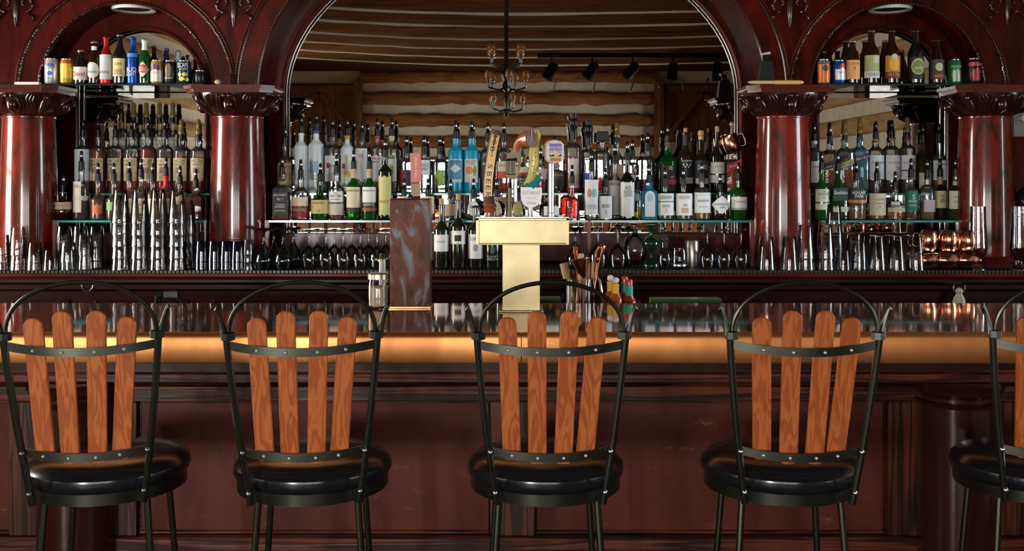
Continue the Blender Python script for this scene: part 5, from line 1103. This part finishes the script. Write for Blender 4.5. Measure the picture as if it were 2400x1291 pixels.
# ------------------------------------------------------------------ beer bottles and cans on the high shelves
db = 4.80
def can(label, c, w_, ytop, base, bands, tx=(), rim=(.55, .55, .56)):
    R = L(w_ / 2, db) * .97; H = Z(ytop, db) - ZT
    t = thing('beer_can', label, 'can', (X(c, db), db, ZT), 'beers on the high shelves')
    MB().lathe([(.001, .004), (R * .78, 0), (R * .82, .002), (R, .012), (R, H - .014), (R * .86, H - .003), (R * .86, H), (R * .80, H - .002), (.001, H - .004)], 28).build('can_body', P('can_%d' % c, base, .28, .55), t)
    MB().lathe([(R * .87, H - .004), (R * .87, H + .0006), (R * .80, H + .0006)], 28).build('rim', col(rim, .25, 1), t)
    f = None
    for k, l_ in enumerate(bands):
        y0, y1, cc = l_[:3]; hf = l_[3] if len(l_) > 3 else 1; shape = l_[4] if len(l_) > 4 else 'rect'; xo = L(l_[5], db) if len(l_) > 5 else 0
        za_, zb_ = Z(y1, db) - ZT, Z(y0, db) - ZT; am = PI * .6 if hf >= 1 else math.asin(hf); rr = R + .0006 + .0004 * k; A = []; B_ = []
        for j in range(17):
            s = -1 + 2 * j / 16; a = am * s + xo / R; lo_, hi_ = za_, zb_
            if shape in ('oval', 'diamond'): q = math.sqrt(max(0, 1 - s * s)) if shape == 'oval' else 1 - abs(s); mid = (za_ + zb_) / 2; lo_ = mid - (zb_ - za_) / 2 * q; hi_ = mid + (zb_ - za_) / 2 * q
            if shape == 'wavy': hi_ += .005 * math.cos(5 * s)
            A.append((rr * math.sin(a), -rr * math.cos(a), max(lo_, .001))); B_.append((rr * math.sin(a), -rr * math.cos(a), hi_))
        f = MB().strip(A, B_).build('print', P('print_%s' % '_'.join('%02d' % int(q * 99) for q in cc), cc, .35, .3), t, smooth=60)
    for e in tx:
        s, yc, hp, cc = e[:4]; wd = L(e[4], db) if len(e) > 4 and e[4] else None; rot = e[5] if len(e) > 5 else 0; xo = L(e[6], db) if len(e) > 6 else 0
        zc = Z(yc, db) - ZT; rr = R + .0028
        text(s, f or t, L(hp, db), (lambda rr, zc, xo: lambda u, v: (rr * math.sin((u + xo) / rr), -rr * math.cos((u + xo) / rr), zc + v))(rr, zc, xo), cc, wd, rot=rot)
def beer(label, c, w_, ytop, mat, lab=(), tx=(), kind='beer', neck=None, ring=None, d=db, nm='beer_bottle'):
    return bottle(label, c, w_, ytop, kind, mat, d, ZT, top='c', lab=lab, tx=tx, neck=neck, ring=ring, name=nm, grp='beers on the high shelves')
NAVY, ORG, LGR = (.02, .05, .22), (.72, .30, .05), (.36, .50, .06)
can('silver beer can with blue emblem and red corner', 121, 32, 138, (.62, .63, .66), [(143, 153, RED, .3, 'diamond', -8), (149, 162, (.05, .10, .40), .6, 'oval', 2), (166, 180, (.05, .10, .40), .45, 'diamond', 2)], [('Pabst', 158, 6, WT, 20), ('BEER', 184, 4, (.05, .1, .4), 12)])
can('orange beer can with yellow lower half', 157, 31, 139, (.62, .24, .03), [(150, 192, (.80, .48, .05)), (184, 194, (.35, .30, .03))], [])
beer('short dark beer bottle with white label and red gothic lettering', 190, 33, 117, g_black, [(158, 188, (.74, .71, .66), .97)], [('Duvel', 174, 11, RED, 30)], 'stubby', ring=(.6, .55, .45))
beer('amber beer bottle with round white label and white neck foil', 221, 29, 97, g_brown, [(147, 184, (.72, .71, .62), .93, 'oval')], [('Weissbier', 169, 6, (.05, .12, .35), 24)], neck=[(118, 109, WH)])
can_alu = P('alu_red', (.55, .015, .025), .3, .6); can_blu = P('alu_blue', (.01, .06, .38), .3, .6)
beer('red aluminium beer bottle with silver middle', 249, 29, 86, can_alu, [(129, 187, (.58, .60, .64), 1)], [('America', 169, 9, (.25, .08, .1), 26)], ring=(.5, .02, .03))
beer('black cider bottle with yellow label', 281, 31, 81, g_black, [(138, 180, (.70, .62, .22), .93), (163, 176, (.40, .30, .20), .6)], [('CIDER', 151, 6, INK, 22)], ring=(.3, .4, .3))
beer('blue aluminium beer bottle with big white lettering', 312, 28, 87, can_blu, [(126, 135, (.03, .22, .55), 1)], [('BUD', 164, 10, WT, 24), ('LIGHT', 174, 10, WT, 26)], ring=(.02, .08, .4))
beer('green beer bottle with white neck foil and red emblem label', 339, 27, 91, g_green, [(145, 182, (.70, .68, .58), .9, 'diamond'), (152, 172, (.55, .05, .05), .8, 'oval')], [('STELLA', 160, 5, WT, 20), ('ARTOIS', 166, 5, WT, 20)], neck=[(118, 93, (.74, .73, .66))], ring=(.7, .68, .6))
beer('brown beer bottle behind the gold can', 361, 22, 107, g_brown, d=4.90)
can('gold beer can with white peak and dark emblem', 368, 30, 142, (.58, .38, .10), [(152, 168, (.12, .04, .12), .7, 'oval'), (166, 192, (.68, .66, .62), .95, 'wavy')], [('PARK CITY', 172, 5, (.3, .12, .05), 22)])
beer('bottle with blue neck behind the black can', 391, 22, 113, P('navy_glass', (.01, .015, .12), .15, 0, coat=.8), d=4.90)
can('black beer can with faint brown figure', 399, 28, 143, (.03, .028, .03), [(150, 180, (.14, .09, .06), .55, 'oval')], [('OUTLAWS', 184, 4, WT, 20)])
beer('pale green-grey bottle behind the navy can', 417, 22, 118, P('pale_grey_green', (.36, .50, .46), .35), d=4.90)
can('navy beer can with yellow hop pattern', 432, 31, 143, (.02, .035, .09), [(170, 181, (.72, .62, .04), .45, 'diamond', -8), (170, 181, (.72, .62, .04), .45, 'diamond', 5), (180, 192, (.72, .62, .04), .5, 'diamond', -2), (182, 193, (.72, .62, .04), .4, 'diamond', 10)], [('ESCAPE', 154, 11, WT, 28), ('TO COLORADO', 163, 3, WT, 18), ('IPA', 163, 5, (.7, .6, .05), 8, 0, 10)])
can('black unlabelled can in the shadow of the arch end', 469, 27, 166, (.012, .016, .016), [])
beer('brown beer bottle behind the orange and black can', 1931, 24, 120, g_brown, d=4.91, kind='stubby')
can('grey and orange beer can with dark bird', 1931, 29, 140, (.22, .22, .24), [(152, 194, (.55, .14, .03)), (154, 168, (.06, .04, .04), .6, 'oval')], [])
can('blue beer can with white peak and red circle', 1966, 30, 142, (.02, .08, .34), [(150, 168, (.50, .05, .05), .55, 'oval', 6), (162, 188, (.66, .68, .74), .9, 'wavy', 4)], [('PARK CITY', 171, 5, RED, 22, 0, 4)])
beer('brown bottle half behind the orange-label bottle', 1982, 28, 95, g_brown, d=4.91, kind='stubby')
beer('brown beer bottle with plain orange label', 1998, 33, 95, g_brown, [(142, 187, (.70, .34, .12), .96)], [('COOLSHIP', 151, 5, (.3, .12, .03), 26), ('Y', 162, 8, (.15, .06, .02))], 'stubby', ring=(.7, .68, .62))
beer('brown bottle half behind the wheat beer', 2028, 30, 95, g_brown, d=4.91, kind='stubby')
beer('tall dark beer bottle with green field picture label', 2042, 36, 71, g_brown, [(131, 183, (.36, .42, .16), .96), (131, 150, (.55, .52, .38), .5, 'rect', 8), (169, 184, (.70, .72, .66), .96)], [('WHEAT', 176, 9, (.12, .14, .14), 28)], ring=(.3, .2, .1))
beer('brown bottle half behind the lion-mane label bottle', 2074, 30, 95, g_brown, d=4.91, kind='stubby')
beer('tall brown beer bottle with flaming orange label', 2090, 37, 71, g_brown, [(132, 170, (.62, .26, .02), .93, 'wavy'), (136, 166, (.75, .45, .04), .6, 'oval'), (170, 185, (.16, .02, .02), .93), (128, 141, (.60, .58, .52), .36, 'oval')], [("HEL'S FURY", 176, 8, (.70, .40, .10), 32)], ring=(.2, .1, .05))
beer('small brown bottle behind the flaming-label bottle', 2113, 26, 118, g_brown, d=4.91, kind='stubby')
beer('tall dark beer bottle with green hop-shaped badge label', 2146, 36, 71, g_black, [(135, 187, (.014, .014, .016), .96), (139, 176, (.58, .62, .34), .8, 'oval'), (142, 173, (.18, .28, .03), .7, 'oval'), (166, 172, LGR, .5)], [('ORGANIC', 161, 6, WT, 22), ('BEER', 169, 5, INK, 14)], ring=(.15, .1, .05))
beer('brown beer bottle with black label and pale round creature', 2195, 34, 92, g_brown, [(141, 187, (.05, .05, .035), .96), (149, 168, (.60, .60, .34), .5, 'oval'), (176, 183, (.50, .10, .03), .6)], [], 'stubby', ring=(.1, .06, .04))
can('green beer can with grey figures', 2237, 30, 140, (.04, .24, .08), [(165, 192, (.42, .48, .40), .6, 'wavy')], [('DOUBLE IPA', 157, 5, WT, 26)])
can('black and red stout can', 2281, 32, 138, (.03, .025, .03), [(147, 156, (.55, .05, .08), .9), (162, 190, (.50, .04, .06), .6, 'wavy', 3)], [('COFFEE STOUT', 170, 5, (.55, .06, .08), 36, PI / 2, -12)])
# ------------------------------------------------------------------ drinking glasses (stored upside down)
ORD = 'lowest second third fourth fifth sixth'.split()
def mesh_inv(rim, base, h, n=28, flute=None, mat=tumbler, name='glass_wall'):
    t = .0028
    p = [(rim - t, 0), (rim, 0), (rim, .002), (rim + (base - rim) * .5, h * .5), (base, h - .003), (base * .93, h), (.001, h)]
    q = [(rim - t, 0), (base - t, h - .016), (.001, h - .014)]
    m = MB().lathe(p, n, flute=flute); m.lathe([(base - t, h - .016), (.001, h - .014)], n)
    m.lathe([(rim - .003, .0), (rim + .0006, .0005), (rim + .0006, .003), (rim - .003, .0035)], n); return m.mesh(name, mat, 50)
PINT = mesh_inv(.0430, .0295, .150); ROCK = mesh_inv(.0365, .0295, .090, 32, (10, .018)); SHOT = mesh_inv(.026, .020, .065)
bluet = GLASS('cobalt_tumbler_glass', (.22, .42, .66), 1.6, .03, .10, (.004, .014, .05)); BLUE = mesh_inv(.0335, .0275, .095, 28, None, bluet)
zc0 = ZC - .001
def glass(name, label, me, c, d, z, grp, rz=0, tilt=None):
    o = put(name, me, None, (X(c, d), d, z)); o.rotation_euler = (tilt or 0, 0, rz); return tag(o, label, 'glass', grp)
def stack(name, kind, me, c, d, n, step, where, grp, z=None):
    for k in range(n):
        lb = '%s upside down, %s of %s' % (kind, (ORD[k] if k < n - 1 or n == 1 else 'topmost'), where) if n > 1 else '%s upside down, %s' % (kind, where)
        glass(name, lb, me, c, d, (z if z is not None else zc0) + k * step, grp, random.random())
gp = 'pint glasses stacked in tall columns'
for i, c in enumerate((283, 328, 372, 416)):
    stack('pint_glass', 'clear pint glass', PINT, c, 4.61, 5, .053, 'the %s tall front stack' % ('first second third last'.split()[i]), gp)
for i, (c, n) in enumerate(((306, 5), (350, 4), (394, 5), (438, 4))):
    stack('pint_glass', 'clear pint glass', PINT, c, 4.71, n, .053, 'the %s stack behind the front four' % ('first second third last'.split()[i]), gp)
gr_ = 'tumblers stacked beside the first column'
for i, (c, d_, n) in enumerate(((4, 4.603, 3), (43, 4.603, 4), (82, 4.603, 2), (120, 4.603, 1), (160, 4.61, 2), (150, 4.72, 4), (188, 4.72, 4), (226, 4.72, 4), (200, 4.63, 3))):
    stack('tumbler', 'faceted clear tumbler', ROCK, c, d_, n, .034, ['the three-high stack at the picture edge', 'the front four-high stack', 'the front pair', 'alone at the front beside the tumbler stacks', 'the front pair before the glass shelf post',
          'first rear tumbler stack', 'second rear tumbler stack', 'rear tumbler stack next to the pints', 'the three-high stack next to the pints'][i], gr_)
for i, c in enumerate((474, 504, 532, 558)):
    stack('blue_tumbler', 'dark blue tumbler', BLUE, c, 4.60, 2, .036, 'the %s blue pair' % ('first second third last'.split()[i]), 'dark blue tumblers at the second column')
stack('shot_glass', 'small clear glass', SHOT, 582, 4.60, 3, .036, 'the small stack beside blue tumblers', 'small glasses beside the blue tumblers')
# stemware
def stem(s, bowl, h, foot, mat, name='glass_wall'):
    b = bowl
    p = [(b * .80, 0), (b * .94, h * .12), (b, h * .24), (b * .93, h * .36), (b * .70, h * .47), (b * .30, h * .55), (.005, h * .60), (.0036, h * .66), (.0034, h * .88), (.006, h * .95), (foot * .6, h * .975), (foot, h * .99), (foot, h)]
    return MB().lathe(p, 28).mesh(name, mat, 60)
WINE = stem(1, .0385, .180, .032, tumbler); GOB = stem(1, .045, .19, .034, tumbler); SNIF = MB().lathe([(.034, 0), (.052, .05), (.055, .085), (.045, .13), (.02, .155), (.007, .165), (.006, .195), (.03, .203), (.034, .205)], 28).mesh('glass_wall', tumbler, 60)
smoke = GLASS('smoky_teal_glass', (.52, .66, .66), 2.0, .04, .05, (.01, .05, .05)); MART = MB().lathe([(.030, 0), (.044, .035), (.040, .055), (.028, .085), (.014, .105), (.006, .125), (.0045, .165), (.010, .172), (.040, .188), (.042, .19)], 28).mesh('glass_wall', smoke, 60)
greeng = GLASS('green_stem_glass', (.30, .62, .50), 1.7, .03, .15, (.02, .12, .09)); COUPE = MB().lathe([(.036, 0), (.041, .015), (.034, .034), (.010, .044), (.006, .056), (.010, .076), (.020, .096), (.022, .1)], 24).mesh('glass_wall', greeng, 60)
def set_row(name, kind, me, cs, d, where, grp):
    ws = 'first second third fourth fifth sixth seventh eighth'.split()
    for i, c in enumerate(cs): glass(name, '%s, %s in %s' % (kind, ws[i], where), me, c, d, zc0, grp)
set_row('wine_glass', 'smoky teal stemmed glass upside down', MART, (619, 664), 4.61, 'front beside the second column', 'smoky stemmed glasses')
set_row('wine_glass', 'smoky teal stemmed glass upside down', MART, (642, 688), 4.70, 'the rear beside the second column', 'smoky stemmed glasses')
set_row('wine_glass', 'clear wine glass upside down', WINE, (724, 764, 804, 844, 884), 4.65, 'the front row under the whiskey shelf', 'wine glasses under the whiskey shelf')
set_row('wine_glass', 'clear wine glass upside down', WINE, (744, 784, 824, 864, 904), 4.74, 'the rear row under the whiskey shelf', 'wine glasses under the whiskey shelf')
set_row('wine_glass', 'clear wine glass upside down', WINE, (1658, 1697, 1737), 4.68, 'the trio under the gin bottles', 'wine glasses under the gin shelf')
set_row('goblet', 'large clear goblet upside down', GOB, (1402, 1448), 4.68, 'the pair beside the bar tools', 'goblets under the gin shelf')
glass('snifter', 'big clear snifter upside down beside the goblets', SNIF, 1488, 4.74, zc0, 'goblets under the gin shelf')
glass('goblet', 'smoky teal glass upside down behind the copper strainer', MART, 1348, 4.68, zc0, 'goblets under the gin shelf')
glass('coupe', 'green stemmed coupe upside down between snifter and carafe', COUPE, 1526, 4.66, zc0, 'goblets under the gin shelf')
glass('coupe', 'green stemmed coupe stacked on top of its twin', COUPE, 1526, 4.66, zc0 + .1005, 'goblets under the gin shelf', tilt=0)
t = thing('carafe', 'small clear stoppered carafe on the counter beside green coupe', 'carafe', (X(1558, 4.66), 4.66, zc0)); MB().lathe([(.001, 0), (.022, 0), (.030, .02), (.032, .05), (.022, .085), (.014, .095), (.017, .125)], 24).build('body', tumbler, t); MB().lathe([(.015, .122), (.018, .128), (.018, .136), (.001, .138)], 20).build('lid', tumbler, t)
t = thing('glass_jar', 'squat clear glass jar under the gin bottles', 'jar', (X(1592, 4.66), 4.66, zc0)); MB().lathe([(.001, 0), (.032, 0), (.037, .012), (.037, .075), (.033, .085), (.035, .095)], 24).build('body', tumbler, t); MB().lathe([(.0375, .014), (.0375, .022)], 24).build('band', steel, t)
t = thing('metal_tin', 'tall dented silver tin behind the glass jar', 'tin', (X(1622, 4.76), 4.76, zc0)); MB().lathe([(.001, 0), (.033, 0), (.034, .004), (.034, .118), (.030, .126), (.001, .126)], 24).build('body', P('tin_silver', (.42, .40, .38), .3, 1, bump=.15, bscale=30), t)
gq = 'glasses beside the third column'
for c, w_ in ((1797, 'nearest the third column'), (1850, 'second from the third column')): stack('pint_glass', 'clear pint glass', PINT, c, 4.61, 1, .053, 'single, ' + w_, gq)
for c, w_ in ((1888, 'the two-high stack before the third column'), (1935, 'the two-high stack right of it')): stack('pint_glass', 'clear pint glass', PINT, c, 4.612, 2, .053, w_, gq)
stack('pint_glass', 'clear pint glass', PINT, 1958, 4.705, 2, .053, 'the rear stack carrying a tumbler', gq)
glass('tumbler', 'faceted clear tumbler upside down on top of a pint stack', ROCK, 1955, 4.705, zc0 + .2035, gq)
for c, d_, n, w_ in ((1976, 4.605, 1, 'front, before the scotch bottles'), (2014, 4.605, 2, 'the front pair before the scotch bottles'), (2003, 4.70, 3, 'the three-high rear stack')): stack('tumbler', 'faceted clear tumbler', ROCK, c, d_, n, .034, w_, gq)
for i, c in enumerate((2056, 2101, 2146)): stack('pint_glass', 'clear pint glass', PINT, c, 4.612, 1, .053, '%s of three before the copper mugs' % 'first second third'.split()[i], gq)
for i, c in enumerate((2042, 2086, 2130)): stack('pint_glass', 'clear pint glass', PINT, c, 4.71, 1, .053, '%s of three in the rear before copper mugs' % 'first second third'.split()[i], gq)
# copper mugs
def mug_parts():
    b = MB().lathe([(.001, .002), (.030, 0), (.034, .004), (.040, .022), (.0425, .045), (.040, .068), (.035, .088), (.0365, .091), (.034, .091), (.033, .086), (.030, .012), (.001, .010)], 32, flute=(16, .004)).mesh('mug_body', coppershine, 50)
    h = MB().tube([(.038, 0, .076), (.052, 0, .080), (.064, 0, .074), (.066, 0, .045), (.062, 0, .022), (.050, 0, .018), (.040, 0, .022)], .0032, 8).mesh('handle', P('brass_handle', (.72, .52, .26), .2, 1), 60)
    return b, h
MUG = mug_parts()
def mug(label, loc, rot):
    t = thing('copper_mug', label, 'mug', loc, 'hammered copper mugs'); t.rotation_euler = rot
    o = put('mug_body', MUG[0], t); put('handle', MUG[1], t)
rr = .0435
for i, (c, roll) in enumerate(((2148, 2.6), (2196, .4), (2244, 1.2))):
    mug('copper mug lying on its side, %s of the lower three' % 'first second third'.split()[i], (X(c, 4.62), 4.62, zc0 + rr), (Matrix.Rotation(PI / 2, 3, 'Y') @ Matrix.Rotation(roll + PI / 2, 3, 'Z')).to_euler())
mug('copper mug upside down and tilted on the lying mugs, beside the pints', (X(2178, 4.62), 4.62, zc0 + 2 * rr + .090), (PI, -.10, 2.6))
mug('copper mug upside down on the lying mugs with its handle in front', (X(2224, 4.62), 4.62, zc0 + 2 * rr + .090), (PI, .05, -1.2))
mug('copper mug upside down on the lying mugs, next to the shelf post', (X(2267, 4.62), 4.62, zc0 + 2 * rr + .091), (PI, .06, 2.2))
mug('copper mug tilted over the neck of the red-label scotch bottle', (X(1722, 5.01), 5.01, Z(357, 5.01)), (.0, -.32, -.2))
# tall footed beer glasses
FOOT = MB().lathe([(.001, .012), (.028, .010), (.032, .004), (.032, 0), (.030, .012), (.018, .022), (.017, .045), (.024, .06), (.036, .075), (.041, .095), (.039, .13), (.034, .22), (.033, .285), (.0315, .285), (.033, .2), (.038, .1)], 32).mesh('glass_wall', tumbler, 60)
glass('footed_beer_glass', 'tall footed clear beer glass before the last column', FOOT, 2292, 4.606, zc0, 'tall footed beer glasses')
glass('footed_beer_glass', 'tall footed beer glass at the right picture edge', FOOT, 2388, 4.606, zc0, 'tall footed beer glasses')
flush_text()
